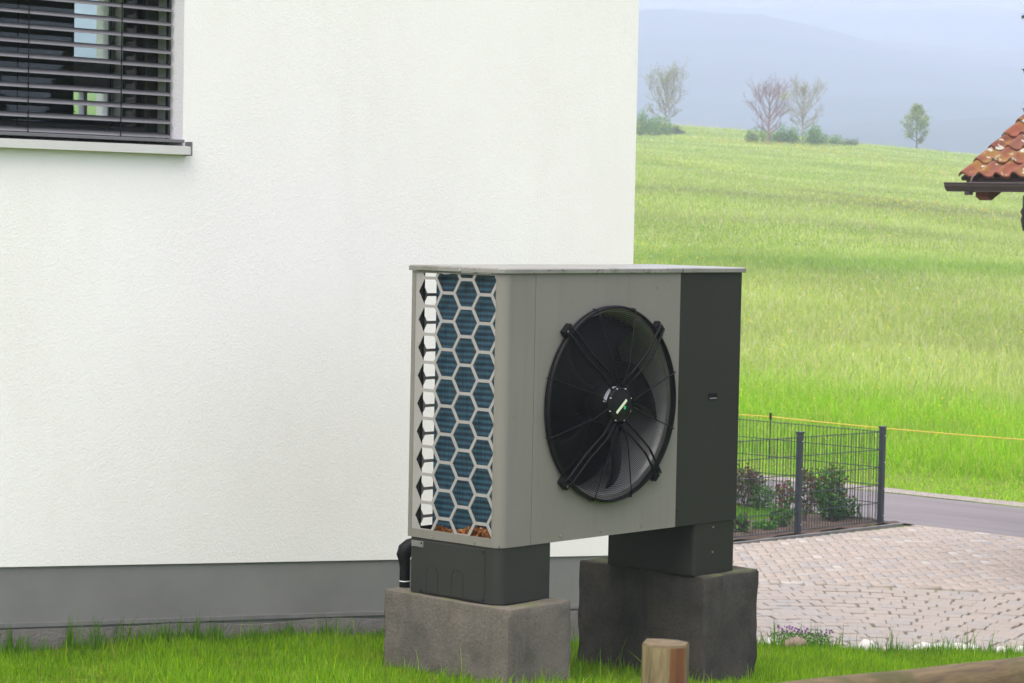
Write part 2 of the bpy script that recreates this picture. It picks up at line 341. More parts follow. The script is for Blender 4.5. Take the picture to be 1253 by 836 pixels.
# ------------------------------------------------------------------ terrain
def sstep(a, b, x): t = np.clip((x-a)/(b-a), 0, 1); return t*t*(3-2*t)
L0 = np.array([11.47, 8.59]); L1 = np.array([13.42, 8.01])            # crest line of the lawn bank
ld = (L1-L0)/np.linalg.norm(L1-L0); ln = np.array([-ld[1], ld[0]])       # normal, away from the camera
if ln[1] < 0: ln = -ln
def pave_z(x): return -1.1-.0125*(x-16)
def wob(x, y, s, seed=0):
    return (np.sin(x*s*1.3+1.7+seed)*np.cos(y*s*.9+.4+seed*2)+.6*np.sin(x*s*2.7-y*s*2.1+seed*3)+.35*np.cos(x*s*5.1+y*s*4.3+seed))/1.95
def ground_z(x, y):
    x = np.asarray(x, float); y = np.asarray(y, float)
    pl = .165-.11*np.maximum(x-7.8, -.12)-.045*np.minimum(x-7.68, 0)-.03*(y-7.2)-.015*sstep(8.7, 9.35, y)*(x < 11.3); pl = np.where(pl > .6, .6+.35*np.tanh((pl-.6)/.5), pl); pl = pl+.018*wob(x, y, 1.9)
    s = (x-L0[0])*ln[0]+(y-L0[1])*ln[1]
    k = np.clip(s/3.6, 0, 1); k = k*(.65+.35*k)
    base = pave_z(np.clip(x, 10, 27))-.06
    z = pl*(1-k)+base*k
    # meadow beyond the road
    a = x*fx.x+y*fx.y; d = np.maximum(x*fz.x+y*fz.y, 1)
    w = np.maximum((x-26.75)*1.19, 0)
    q = np.clip(a/np.maximum(d, 20), -.5, .45)
    slope = .0589-.118*(q-.068)
    cr = 247.
    rise = w*slope
    over = np.maximum(w-(cr-18), 0); rise = rise - np.where(over > 0, .0022*over**2, 0)
    rise = np.maximum(rise, -40+0*rise)
    und = sstep(10, 60, w)*(.45*wob(x, y, .05, 1)+.12*wob(x, y, .16, 2))
    return z + sstep(0, 3, w)*0.03 + rise + und*np.where(w < 260, 1, .3)

def ground_m():
    m, nt = new_mat('grass_ground'); b = nt.nodes['Principled BSDF']; v = coords(nt)
    n1 = noise_n(nt, v, .12, 5, .6); n2 = noise_n(nt, coords(nt, (.05, .35, 1)), 1.0, 5, .65, .3); n3 = noise_n(nt, v, 2.5, 5, .7); n4 = noise_n(nt, v, 18, 4, .7)
    c = ramp(nt, n1, [(.3, (.13, .23, .025)), (.5, (.18, .28, .03)), (.7, (.22, .30, .045))])
    c = mix_n(nt, ramp(nt, n2, [(.5, (0, 0, 0)), (.7, (.55, .55, .55))]), c, (.2, .22, .08))
    c = mix_n(nt, .7, c, ramp(nt, n3, [(.25, (.55, .6, .5)), (.75, (1.25, 1.2, 1.2))]), 'MULTIPLY')
    c = mix_n(nt, .7, c, ramp(nt, n4, [(.25, (.4, .45, .4)), (.75, (1.3, 1.3, 1.3))]), 'MULTIPLY')
    nt.links.new(c, b.inputs['Base Color']); b.inputs['Roughness'].default_value = 1; b.inputs['Specular IOR Level'].default_value = .05
    bump_n(nt, b, n4, .8, .08); return m
M['ground'] = ground_m()
def build_ground():
    nr, na = 210, 300
    rr = np.concatenate([[0.0], np.geomspace(.6, 1400, nr-1)])
    # finer angular steps inside the view
    u = np.linspace(-1, 1, na, endpoint=False); ang = math.pi*(.25*u+.75*u**3)
    th = (math.pi/2-YAW) + ang
    rg, tg = np.meshgrid(rr, th, indexing='ij')
    x = rg*np.cos(tg); y = rg*np.sin(tg); z = ground_z(x, y)
    vs = np.stack([x, y, z], -1).reshape(-1, 3)
    i, j = np.meshgrid(np.arange(nr-1), np.arange(na), indexing='ij'); j2 = (j+1) % na
    fs = np.stack([i*na+j, (i+1)*na+j, (i+1)*na+j2, i*na+j2], -1).reshape(-1, 4)
    return tag(np_mesh('ground', vs, fs, 4, M['ground'], smooth=True), kind='structure')
build_ground()
# far forested mountain
def mountain_m():
    m, nt = new_mat('mountain_forest'); b = nt.nodes['Principled BSDF']; v = coords(nt)
    c = ramp(nt, noise_n(nt, v, .004, 6, .65), [(.35, (.012, .026, .020)), (.58, (.025, .045, .03)), (.67, (.08, .13, .05)), (.8, (.10, .16, .06))])
    c = mix_n(nt, .7, c, ramp(nt, noise_n(nt, v, .06, 5, .7), [(.3, (.4, .4, .45)), (.7, (1.3, 1.3, 1.3))]), 'MULTIPLY')
    nt.links.new(c, b.inputs['Base Color']); b.inputs['Roughness'].default_value = 1; b.inputs['Specular IOR Level'].default_value = 0; return m
M['mountain'] = mountain_m()
def build_mountain():
    nd, na = 90, 160
    dd = np.geomspace(480, 2900, nd); qa = np.linspace(-.9, .9, na)
    dg, qg = np.meshgrid(dd, qa, indexing='ij'); ag = dg*qg
    x = dg*fz.x+ag*fx.x; y = dg*fz.y+ag*fx.y
    n = np.array([[noise.fractal(Vector((p, q, 0)), 1.0, 2.1, 6) for p, q in zip(r1, r2)] for r1, r2 in zip(x*.0026, y*.0026)])
    crest = 225-40*(qg-.05)
    z = -45+40*sstep(480, 620, dg)+.118*np.maximum(dg-600, 0)*(1-.10*(qg-.1))+n*(6+30*sstep(620, 1300, dg))
    vs = np.stack([x, y, z], -1).reshape(-1, 3)
    i, j = np.meshgrid(np.arange(nd-1), np.arange(na-1), indexing='ij')
    fs = np.stack([i*na+j, i*na+j+1, (i+1)*na+j+1, (i+1)*na+j], -1).reshape(-1, 4)
    tag(np_mesh('mountain', vs, fs, 4, M['mountain'], smooth=True), kind='structure'); return z.max()
MZ = build_mountain()

# ------------------------------------------------------------------ road, pavement
RX0, RX1 = 23.6, 26.3
def strip(name, x0, x1, y0, y1, zoff, mat, ny=80, jit=0):
    vs = []; fs = []
    for i in range(ny+1):
        y = y0+(y1-y0)*i/ny; j0 = jit*noise.noise(Vector((y*1.7, 3, 0))); j1 = jit*noise.noise(Vector((y*1.3, 9, 0)))
        for k in range(5):
            x = x0+j0+(x1+j1-x0-j0)*k/4; vs.append((x, y, pave_z(x)+zoff))
    for i in range(ny):
        for k in range(4): fs.append((i*5+k, i*5+k+1, (i+1)*5+k+1, (i+1)*5+k))
    b = MB(); b.add(vs, fs); return b.build(name, mat)
tag(strip('road', RX0-.05, RX1, -60, 140, 0.0, M['road'], 60), kind='structure')
tag(strip('gravel_verge', RX1-.02, RX1+.42, -60, 140, .012, M['gravel'], 400, .12), kind='structure')
pv = MB(); pv.add([(x, y, pave_z(x)-.022) for x in (13.5, 17, 20, RX0) for y in (-10, 15.62)], [(0, 2, 3, 1), (2, 4, 5, 3), (4, 6, 7, 5)])
pave = tag(pv.build('pavement', M['joint']), kind='structure')
def add_paver_mesh(name, w, h, t=.05, ch=.006):
    b = MB(); b.bbox((-w/2, -h/2, -t), (w/2, h/2, 0), ch, 1); b2 = b
    me = bpy.data.meshes.new(name); me.from_pydata(b2.v, [], b2.f); me.update(); me.materials.append(M['paver']); return me
P0 = atZ(1130, 740, -1.13); vd = Vector((ray(1130, 740).x, ray(1130, 740).y, 0)).normalized()
RC = 3.8; CEN = P0-vd*RC; ROWP, PW = .185, .203
pm = [add_paver_mesh('paver', PW-.009-.005*i, ROWP-.026) for i in range(2)]
R_OUT = RC+1.0
def in_view(x, y, z, x0=860, x1=1290, y1=815):
    v = Vector((x, y, z))-O; c = v.dot(fwd)
    if c < 1: return False
    px = F*v.dot(c_right)/c+626.5; py = -F*v.dot(c_up)/c+418
    return x0 < px < x1 and py < y1
slots = []
k = 0; r = R_OUT-ROWP/2
while r > 1.2:
    th0 = math.atan2(vd.y, vd.x); n = int(2*math.pi*r/PW*.36)
    off = (k*.37)%1+random.uniform(-.12, .12); k += 1
    for i in range(-n//2, n//2+1):
        t = th0+(i+off+random.uniform(-.05, .05))*PW/r; x = CEN.x+r*math.cos(t); y = CEN.y+r*math.sin(t)
        slots.append((x, y, t-math.pi/2+random.gauss(0, .02), r))
    r -= ROWP
vis = [s for s in slots if in_view(s[0], s[1], pave_z(s[0])) and s[1] < 15.5]
vis.sort(key=lambda s: (Vector((s[0], s[1], 0))-O).length)
main, rest = vis[:300], vis[300:]
hid = [s for s in slots if s not in vis and s[0] > 14.5 and (s[0]-L0[0])*ln[0]+(s[1]-L0[1])*ln[1] > 3 and s[1] < 15.5]
for s in main:
    o = bpy.data.objects.new('paver', pm[random.randrange(2)]); COL.objects.link(o); o.parent = pave
    o.location = (s[0], s[1], pave_z(s[0])+random.uniform(-.004, .005)); o.rotation_euler = (random.gauss(0, .012), random.gauss(0, .012), s[2])
# the remaining pavers: one mesh
PVC = np.array([(.285, .243, .21), (.305, .263, .23), (.292, .252, .222), (.285, .258, .238), (.262, .245, .232), (.345, .32, .295)])
pvv, pvf, pvc = [], [], []
def add_pv(x, y, rot, w, h, z):
    c, s = math.cos(rot), math.sin(rot); n = len(pvv); tint = PVC[random.choices(range(6), (3, 4, 4, 2, 1.2, .7))[0]]*random.uniform(.93, 1.06)
    for zz, q in ((-.05, 1), (-.006, 1), (0, .95)):
        for ux, uy in ((-1, -1), (1, -1), (1, 1), (-1, 1)):
            dx, dy = ux*w/2*q, uy*h/2*q if q == 1 else uy*(h/2-.005); dx = ux*(w/2-.005) if q != 1 else dx
            pvv.append((x+dx*c-dy*s, y+dx*s+dy*c, z+zz)); pvc.append(tint)
    for L in (0, 4):
        for i in range(4): pvf.append((n+L+i, n+L+(i+1) % 4, n+L+4+(i+1) % 4, n+L+4+i))
    pvf.append((n+8, n+9, n+10, n+11))
for s in rest+hid: add_pv(s[0], s[1], s[2], PW-.010, ROWP-.026, pave_z(s[0])+random.uniform(-.003, .004))
# herringbone beyond the arcs, turned 45 degrees to the house
hw = .105; e1 = Vector((fx.x, fx.y)); e2 = Vector((fz.x, fz.y)); rh = math.atan2(e1.y, e1.x)
for i in range(-45, 100):
    for j in range(155, 290):
        kk = (i-j) % 4
        if kk not in (0, 3): continue
        cx_, cy_ = (i+1, j+.5) if kk == 0 else (i+.5, j+1)
        p = e1*(cx_*hw)+e2*(cy_*hw)
        if p.x > RX0-.14 or p.y > 15.5 or p.x < 14.8: continue
        if (p-Vector((CEN.x, CEN.y))).length < R_OUT+.07: continue
        if (p.x-L0[0])*ln[0]+(p.y-L0[1])*ln[1] < 3: continue
        if not in_view(p.x, p.y, pave_z(p.x), 700, 1420, 900): continue
        w, h = (2*hw-.009, hw-.009) if kk == 0 else (hw-.009, 2*hw-.009)
        add_pv(p.x, p.y, rh+random.gauss(0, .01), w, h, pave_z(p.x)+random.uniform(-.004, .004))
# flush edging row along the road
y = 2.0
while y < 15.5:
    add_pv(RX0-.085, y, 0, .1, .195, pave_z(RX0)); y += .2
tag(np_mesh('far_paving', np.array(pvv), np.array(pvf), 4, M['paver_t'], pave, np.array(pvc)), kind='stuff')
# garden bed behind the fence and its kerb
def patch(name, x0, x1, y0, y1, z, mat, n=30, amp=.04):
    g = np.linspace(0, 1, n); gx, gy = np.meshgrid(x0+(x1-x0)*g, y0+(y1-y0)*g, indexing='ij')
    zz = pave_z(gx)+z+amp*wob(gx, gy, 6)+amp*.4*wob(gx, gy, 17, 2)
    i, j = np.meshgrid(np.arange(n-1), np.arange(n-1), indexing='ij')
    return np_mesh(name, np.stack([gx, gy, zz], -1).reshape(-1, 3), np.stack([i*n+j, (i+1)*n+j, (i+1)*n+j+1, i*n+j+1], -1).reshape(-1, 4), 4, mat, smooth=True)
tag(patch('garden_bed', 17, RX0-.12, 15.645, 16.75, .02, M['soil'], 40, .025), kind='structure')
kb = MB(); xk = RX0-.13; kb.prism([(16, 15.60, pave_z(16)-.08), (xk, 15.60, pave_z(xk)-.08), (xk, 15.60, pave_z(xk)+.010), (16, 15.60, pave_z(16)+.010)], (0, .05, 0))
tag(kb.build('kerb_strip', M['kerb']), kind='structure')

# ------------------------------------------------------------------ house
WY = 9.40; HX0, HX1 = -1.5, 11.23; HD = 4.9; HZ1 = 5.9; TH = .34
WX0, WX1, WZ0, WZ1 = 5.75, 7.80, 2.475, 3.95
def ptop(x): return .537-.0755*(x-6.751)
def pledge(x): return .262-.081*(x-6.754)
house = empty('house', ((HX0+HX1)/2, WY+HD/2, .1), 'white stucco house with grey plinth and black slatted window blind', 'house')
b = MB()
def wq(y, pts, flip=False):
    p = [(x, y, z) for x, z in pts]; b.add(p, [tuple(range(len(p)))] if not flip else [tuple(range(len(p)-1, -1, -1))])
for y, fl in ((WY, False), (WY+TH, True)):
    lo = lambda x: ptop(x)
    wq(y, [(HX0, lo(HX0)), (WX0, lo(WX0)), (WX0, HZ1), (HX0, HZ1)], fl)
    wq(y, [(WX0, lo(WX0)), (WX1, lo(WX1)), (WX1, WZ0), (WX0, WZ0)], fl)
    wq(y, [(WX0, WZ1), (WX1, WZ1), (WX1, HZ1), (WX0, HZ1)], fl)
    wq(y, [(WX1, lo(WX1)), (HX1, lo(HX1)), (HX1, HZ1), (WX1, HZ1)], fl)
# underside lip and right-hand return
b.add([(HX0, WY, ptop(HX0)), (HX1, WY, ptop(HX1)), (HX1, WY+.05, ptop(HX1)), (HX0, WY+.05, ptop(HX0))], [(0, 3, 2, 1)])
b.add([(HX1, WY, ptop(HX1)), (HX1, WY+HD, ptop(HX1)), (HX1, WY+HD, HZ1), (HX1, WY, HZ1)], [(0, 1, 2, 3)])
b.add([(HX0, WY, ptop(HX0)), (HX0, WY+HD, ptop(HX0)), (HX0, WY+HD, HZ1), (HX0, WY, HZ1)], [(3, 2, 1, 0)])
# rear wall with the opposite window opening
BX0, BX1, BZ0, BZ1 = 10.62, 11.06, 2.82, 3.75; BY = WY+HD-.3
for (xa, xb, za, zb) in ((HX0, BX0, ptop(HX1), HZ1), (BX0, BX1, ptop(HX1), BZ0), (BX0, BX1, BZ1, HZ1), (BX1, HX1-.001, ptop(HX1), HZ1)):
    b.box((xa, BY, za), (xb, BY+.3, zb))
b.build('wall', M['stucco'], house)
b = MB()      # reveals
b.add([(WX1, WY, WZ0), (WX1, WY+TH, WZ0), (WX1, WY+TH, WZ1), (WX1, WY, WZ1)], [(0, 1, 2, 3)])
b.add([(WX0, WY, WZ0), (WX0, WY+TH, WZ0), (WX0, WY+TH, WZ1), (WX0, WY, WZ1)], [(3, 2, 1, 0)])
b.add([(WX0, WY, WZ1), (WX0, WY+TH, WZ1), (WX1, WY+TH, WZ1), (WX1, WY, WZ1)], [(0, 1, 2, 3)])
b.add([(WX0, WY, WZ0), (WX0, WY+TH, WZ0), (WX1, WY+TH, WZ0), (WX1, WY, WZ0)], [(3, 2, 1, 0)])
b.build('window_reveal', M['reveal'], house)
b = MB(); n = 60
for i in range(n):
    xa, xb = HX0+(HX1-.02-HX0)*i/n, HX0+(HX1-.02-HX0)*(i+1)/n
    b.add([(xa, WY+.009, -1.2), (xb, WY+.009, -1.2), (xb, WY+.009, ptop(xb)+.02), (xa, WY+.009, ptop(xa)+.02)], [(0, 1, 2, 3)])
b.add([(HX1-.02, WY+.009, -1.2), (HX1-.02, WY+HD, -1.2), (HX1-.02, WY+HD, ptop(HX1)+.02), (HX1-.02, WY+.009, ptop(HX1)+.02)], [(0, 1, 2, 3)])
b.build('plinth', M['plinth'], house)
# rough footing, its top edge uneven
b = MB(); n = 240; xs = np.linspace(HX0, HX1-.015, n); top = []
for x in xs:
    e = noise.fractal(Vector((x*2.1, 0, 3)), 1, 2, 5)*.014-abs(noise.noise(Vector((x*.9, 7, 0))))*.02
    top.append(pledge(x)-.010+e*sstep(6.9, 8, x))
vs = []
for x, t in zip(xs, top):
    e = noise.noise(Vector((x*6, 1, 1)))*.004
    vs += [(x, WY-.004+e, -1.2), (x, WY-.002+e, t-.05), (x, WY+.001+e*.5, t-.008), (x, WY+.02, t)]
b.add(vs, [(i*4+k, (i+1)*4+k, (i+1)*4+k+1, i*4+k+1) for i in range(n-1) for k in range(3)], False)
b.build('footing', M['footing'], house)
b = MB()      # thin plaster line above the footing
b.prism([(HX0, WY-.001, pledge(HX0)-.006), (HX1-.03, WY-.001, pledge(HX1)-.006), (HX1-.03, WY-.001, pledge(HX1)+.014), (HX0, WY-.001, pledge(HX0)+.014)], (0, .02, 0))
b.build('plaster_line', M['kerb'], house)
# sill
b = MB(); sz = WZ0+.03
b.prism([(WX0-.05, WY+.15, sz+.012), (WX0-.05, WY-.045, sz-.006), (WX0-.05, WY-.045, sz-.045), (WX0-.05, WY-.041, sz-.045), (WX0-.05, WY-.041, sz-.010), (WX0-.05, WY+.15, sz+.008)], (WX1-WX0+.064, 0, 0))
sill = b.build('sill', M['alu'], house)
b = MB(); b.bbox((WX1+.0145, WY-.05, sz-.05), (WX1+.022, WY+.012, sz+.018), .002, 1); b.build('sill_end_cap', M['sillcap'], sill)
b = MB(); b.bbox((WX0-.05, WY-.02, sz+.0125), (WX1-.003, WY+.14, sz+.028), .002, 1); b.build('sill_ledge', M['sillcap'], sill)
# window frame and pane
FY = WY+.19
win = MB()
for a_, b_ in (((WX0, FY, WZ0+.03), (WX0+.08, FY+.07, WZ1)), ((WX1-.08, FY, WZ0+.03), (WX1, FY+.07, WZ1)), ((WX0+.08, FY, WZ0+.03), (WX1-.08, FY+.07, WZ0+.12)), ((WX0+.08, FY, WZ1-.09), (WX1-.08, FY+.07, WZ1)), ((6.62, FY, WZ0+.12), (6.74, FY+.07, WZ1-.09))):
    win.bbox(a_, b_, .006, 1)
win = win.build('window_frame', M['frame'], house)
for xa, xb in ((WX0+.08, 6.62), (6.74, WX1-.08)):
    b = MB(); b.box((xa, FY+.028, WZ0+.12), (xb, FY+.034, WZ1-.09)); b.build('pane', M['glass'], win)
# blind
blind = empty('blind', (0, 0, 0)); blind.parent = house; blind.location = (Vector((6.8, WY+.1, 3.2))-absloc(house))
SP = .0679; YB = WY+.105
prof = [(-.040, -.0155), (-.036, -.0105), (-.015, -.001), (.012, .0065), (.036, .0105), (.040, .0085)]
zb = WZ0+.082; sl = None; k = 0
while zb < WZ1-.02:
    b = MB(); l = [(WX0+.03, YB+p, zb+q) for p, q in prof]+[(WX0+.03, YB+p, zb+q-.0022) for p, q in prof[::-1]]
    b.prism(l, (WX1-WX0-.045, 0, 0)); 
    if sl is None: sl = b.build('slat', M['slat'], blind); z0_ = zb; sl_me = sl.data; l0 = sl.location.copy()
    else:
        o = bpy.data.objects.new('slat', sl_me); COL.objects.link(o); o.parent = blind; o.location = (0, random.uniform(-.001, .001), zb-z0_); o.rotation_euler = (0, random.gauss(0, .0006), 0)
    zb += SP
b = MB(); b.bbox((WX0+.03, YB-.035, WZ0+.046), (WX1-.015, YB+.035, WZ0+.062), .003, 1); b.build('bottom_rail', M['sillcap'], blind)
for xx in (6.05, 6.93, 7.47):
    for yy in (-.042, .042):
        b = MB(); b.box((xx-.003, YB+yy-.0006, WZ0+.055), (xx+.003, YB+yy+.0006, WZ1)); b.build('ladder_tape', M['black'], blind)
for xx in (WX0+.004, WX1-.016):
    b = MB(); b.bbox((xx, YB-.012, WZ0+.04), (xx+.012, YB+.012, WZ1), .002, 1); b.build('guide_rail', M['frame'], blind)
# the room behind, with a rear window
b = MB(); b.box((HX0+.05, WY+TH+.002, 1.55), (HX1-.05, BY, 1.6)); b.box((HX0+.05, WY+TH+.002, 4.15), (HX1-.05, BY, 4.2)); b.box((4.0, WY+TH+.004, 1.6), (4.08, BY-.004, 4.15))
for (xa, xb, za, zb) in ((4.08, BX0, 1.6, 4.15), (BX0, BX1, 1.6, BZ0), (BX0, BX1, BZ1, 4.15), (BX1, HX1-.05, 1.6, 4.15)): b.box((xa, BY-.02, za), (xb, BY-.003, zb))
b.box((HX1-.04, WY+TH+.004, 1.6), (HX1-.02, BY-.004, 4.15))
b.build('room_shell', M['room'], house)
b = MB(); b.box((BX0, BY+.1, 3.0), (BX1, BY+.16, 3.24)); b.box((BX0, BY+.1, BZ0), (BX0+.05, BY+.16, BZ1)); b.box((BX1-.05, BY+.1, BZ0), (BX1, BY+.16, BZ1)); b.box((10.80, BY+.1, BZ0), (10.83, BY+.16, 3.0))
b.build('rear_window_frame', M['reveal'], house)
# roof
b = MB(); ym = WY+HD/2
b.prism([(HX0-.4, WY-.45, HZ1-.02), (HX0-.4, ym, HZ1+1.75), (HX0-.4, WY+HD+.45, HZ1-.02), (HX0-.4, WY+HD+.45, HZ1+.16), (HX0-.4, ym, HZ1+1.95), (HX0-.4, WY-.45, HZ1+.16)], (HX1-HX0+.8, 0, 0))
b.build('roof', M['tile'], house)
for xg in (HX1-.001, HX0+.001):
    b = MB(); b.prism([(xg, WY+.01, HZ1), (xg, WY+HD-.01, HZ1), (xg, ym, HZ1+1.7)], (-.05 if xg > 0 else .05, 0, 0)); b.build('gable', M['stucco'], house)

# ------------------------------------------------------------------ heat pump
C = Vector((7.805, 7.2516, .7585)); PWD, PD, PH = 1.677, .559, 1.19
X0, Y0, Z0 = C; X1, Y1, Z1 = X0+PWD, Y0+PD, Z0+PH
XS, XD = 8.007, 9.010
pump = empty('heat_pump', (X0+PWD/2, Y0+PD/2, .5), 'grey outdoor heat pump with honeycomb side grille and big black fan', 'heat pump')
def corner_arc(cx, cy, r, a0, a1, n=10): return [(cx+r*math.cos(R(a0+(a1-a0)*i/n)), cy+r*math.sin(R(a0+(a1-a0)*i/n))) for i in range(n+1)]
RR = .048
# corner panel: rounded front left edge, side strip, top/bottom strips round the grille
GY0, GY1, GZ0, GZ1 = 7.300, 7.788, .797, 1.936
b = MB(); t = .003
out = [(X0, GY0)]+corner_arc(X0+RR, Y0+RR, RR, 180, 270)+[(XS-.0015, Y0)]
for i in range(len(out)-1):
    (xa, ya), (xb, yb) = out[i], out[i+1]
    b.add([(xa, ya, Z0), (xb, yb, Z0), (xb, yb, Z1-.003), (xa, ya, Z1-.003)], [(0, 1, 2, 3)], 0 < i < len(out)-2)
b.add([(XS-.0015, Y0, Z0), (XS-.0015, Y0+.02, Z0), (XS-.0015, Y0+.02, Z1-.003), (XS-.0015, Y0, Z1-.003)], [(0, 1, 2, 3)])
b.add([(X0, GY0, Z0), (X0+.012, GY0, Z0), (X0+.012, GY0, Z1-.003), (X0, GY0, Z1-.003)], [(3, 2, 1, 0)])
b.box((X0, GY0, Z0), (X0+.012, Y1, GZ0)); b.box((X0, GY0, GZ1), (X0+.012, Y1, Z1-.004)); b.box((X0, GY1, GZ0), (X0+.012, Y1, GZ1))
b.add([(x, y, Z0) for x, y in out]+[(XS, Y0+.03, Z0), (X0+.012, GY0+.0, Z0)], [tuple(range(len(out)+1, -1, -1))])
cp = b.build('corner_panel', M['casing'], pump)
def screw(p, axis, parent, r=.006, mat='screw'):
    b = MB()
    if axis == 'x': 
        b.prism([(p[0], p[1]+r*math.cos(k*math.pi/4), p[2]+r*math.sin(k*math.pi/4)) for k in range(8)], (-.004, 0, 0))
    else: b.prism([(p[0]+r*math.cos(k*math.pi/4), p[1], p[2]+r*math.sin(k*math.pi/4)) for k in range(8)], (0, -.004, 0))
    return b.build('screw', M[mat], parent)
for yy in (7.40, 7.655): screw((X0, yy, Z0+.012), 'x', cp, .004)
# honeycomb
def clip(poly, lo, hi):
    def cut(poly, ax, v, keep_gt):
        out = []
        for i in range(len(poly)):
            a_, b_ = poly[i], poly[(i+1) % len(poly)]; ia = (a_[ax] > v) == keep_gt; ib = (b_[ax] > v) == keep_gt
            if ia: out.append(a_)
            if ia != ib:
                k = (v-a_[ax])/(b_[ax]-a_[ax]); out.append(tuple(a_[q]+(b_[q]-a_[q])*k for q in range(2)))
        return out
    for ax in (0, 1):
        poly = cut(poly, ax, lo[ax], True) if poly else poly
        poly = cut(poly, ax, hi[ax], False) if poly else poly
    return poly
def honeycomb(mb, u0, u1, z0, z1, place, uc, zc, colp=.1125, vp=.1245, bar=.0135, solid=99):
    """hex cells with flat top and bottom; place(u, z, depth) -> point"""
    hh = vp/2; a_ = colp*2/3
    for ci in range(int((u0-uc)/colp)-2, int((u1-uc)/colp)+3):
        for ri in range(int((z0-zc)/vp)-2, int((z1-zc)/vp)+3):
            cu = uc+ci*colp; cz = zc+ri*vp+(vp/2 if ci % 2 else 0)
            o_ = [(cu+a_, cz), (cu+a_/2, cz+hh), (cu-a_/2, cz+hh), (cu-a_, cz), (cu-a_/2, cz-hh), (cu+a_/2, cz-hh)]
            ky = 1-bar/2/hh; i_ = [(cu+(x-cu)*ky, cz+(y-cz)*ky) for x, y in o_]
            if ci >= solid: i_ = [(cu, cz)]*6
            for k in range(6):
                q = clip([o_[k], o_[(k+1) % 6], i_[(k+1) % 6], i_[k]], (u0, z0), (u1, z1))
                if len(q) < 3: continue
                n = len(q); f_ = [place(u, z, 0) for u, z in q]; r_ = [place(u, z, .004) for u, z in q]
                mb.add(f_+r_, [tuple(range(n)), tuple(range(2*n-1, n-1, -1))]+[(i, n+i, n+(i+1) % n, (i+1) % n) for i in range(n)])
b = MB(); honeycomb(b, GY0, GY1, GZ0, GZ1, lambda u, z, d: (X0+.002+d, u, z), 7.365, 1.416, solid=4)
b.build('side_grille', M['grille'], pump)
b = MB(); honeycomb(b, X0+.078, XD-.03, GZ0, GZ1, lambda u, z, d: (u, Y1-.002-d, z), 7.93, 1.40)
b.build('rear_grille', M['grille'], pump)
b = MB(); b.box((X0+.0125, Y1-.004, Z0), (X0+.078, Y1, Z1-.004)); b.box((X0+.0125, Y1-.05, Z0+.002), (X0+.020, Y1-.005, Z1-.005)); b.box((X0+.078, Y1-.004, Z0), (XD-.03, Y1, GZ0)); b.box((X0+.078, Y1-.004, GZ1), (XD-.03, Y1, Z1-.004)); b.box((XD-.03, Y1-.004, Z0), (X1-.002, Y1, Z1-.004))
b.build('rear_post', M['dark'], pump)
# coil: L shape with a rounded rear corner
cx_, cy_ = X0+.040, 7.724
lo_ = [(cx_, GY0-.02)]+[(cx_, GY0+.02+i*(cy_-.045-GY0-.02)/6) for i in range(7)]
lo_ += [(cx_+.045-.045*math.cos(R(a_)), cy_-.045+.045*math.sin(R(a_))) for a_ in range(15, 91, 15)]+[(8.6, cy_), (8.96, cy_)]
hi_ = [(8.96, cy_-.06), (cx_+.07, cy_-.06), (cx_+.06, cy_-.07), (cx_+.06, GY0-.02)]
b = MB(); b.prism([(x, y, Z0+.012) for x, y in lo_+hi_][::-1], (0, 0, PH-.03), smooth=False)
b.build('coil', M['coil'], pump)
b = MB(); b.box((X0+.013, Y0+.012, Z0+.002), (XD-.004, Y1-.005, Z0+.008)); b.box((XD-.004, Y0+.012, Z0+.002), (XD, Y1-.006, Z1-.006)); b.box((X0+.11, Y0+.05, Z0+.0085), (X0+.115, cy_-.07, Z1-.03)); b.box((X0+.116, cy_-.072, Z0+.0085), (XD-.005, cy_-.068, Z1-.03))  # added dark plates stop light leaks and black out the fan opening
b.build('chamber_blackout', M['inner'], pump)
# front fan panel with round hole
FC = Vector((8.517, Y0, 1.357)); FR = .415
def panel_hole(mb, x0, x1, z0, z1, cx, cz, r, y, seg=96):
    an = sorted([2*math.pi*k/seg for k in range(seg)]+[math.atan2(zz-cz, xx-cx) % (2*math.pi) for xx in (x0, x1) for zz in (z0, z1)])
    inn, outr = [], []
    for a_ in an:
        c_, s_ = math.cos(a_), math.sin(a_); t_ = min(((x1-cx)/c_ if c_ > 1e-9 else (x0-cx)/c_ if c_ < -1e-9 else 1e9), ((z1-cz)/s_ if s_ > 1e-9 else (z0-cz)/s_ if s_ < -1e-9 else 1e9))
        inn.append((cx+r*c_, y, cz+r*s_)); outr.append((cx+t_*c_, y, cz+t_*s_))
    n = len(an); mb.add(inn+outr, [(i, n+i, n+(i+1) % n, (i+1) % n) for i in range(n)])
b = MB(); panel_hole(b, XS+.0015, XD-.0008, Z0, Z1-.003, FC.x, FC.z, FR, Y0)
for xx in (XS+.0015, XD-.0008): b.add([(xx, Y0, Z0), (xx, Y0+.02, Z0), (xx, Y0+.02, Z1-.003), (xx, Y0, Z1-.003)], [(0, 1, 2, 3)])
b.add([(XS+.0015, Y0, Z0), (XD-.0008, Y0, Z0), (XD-.0008, Y0+.02, Z0), (XS+.0015, Y0+.02, Z0)], [(0, 1, 2, 3)])
fp = b.build('fan_panel', M['casing'], pump)
for xx in (8.20, 8.475, 8.76): screw((xx, Y0, Z0+.026), 'y', fp, .0045)
b = MB(); b.lathe([(.445, 0), (.432, .004), (.418, .018), (.408, .05), (.404, .13), (.404, .24)], (FC.x, Y0-.0012, FC.z), seg=96)
b.build('inlet_nozzle', M['nozzle'], pump)
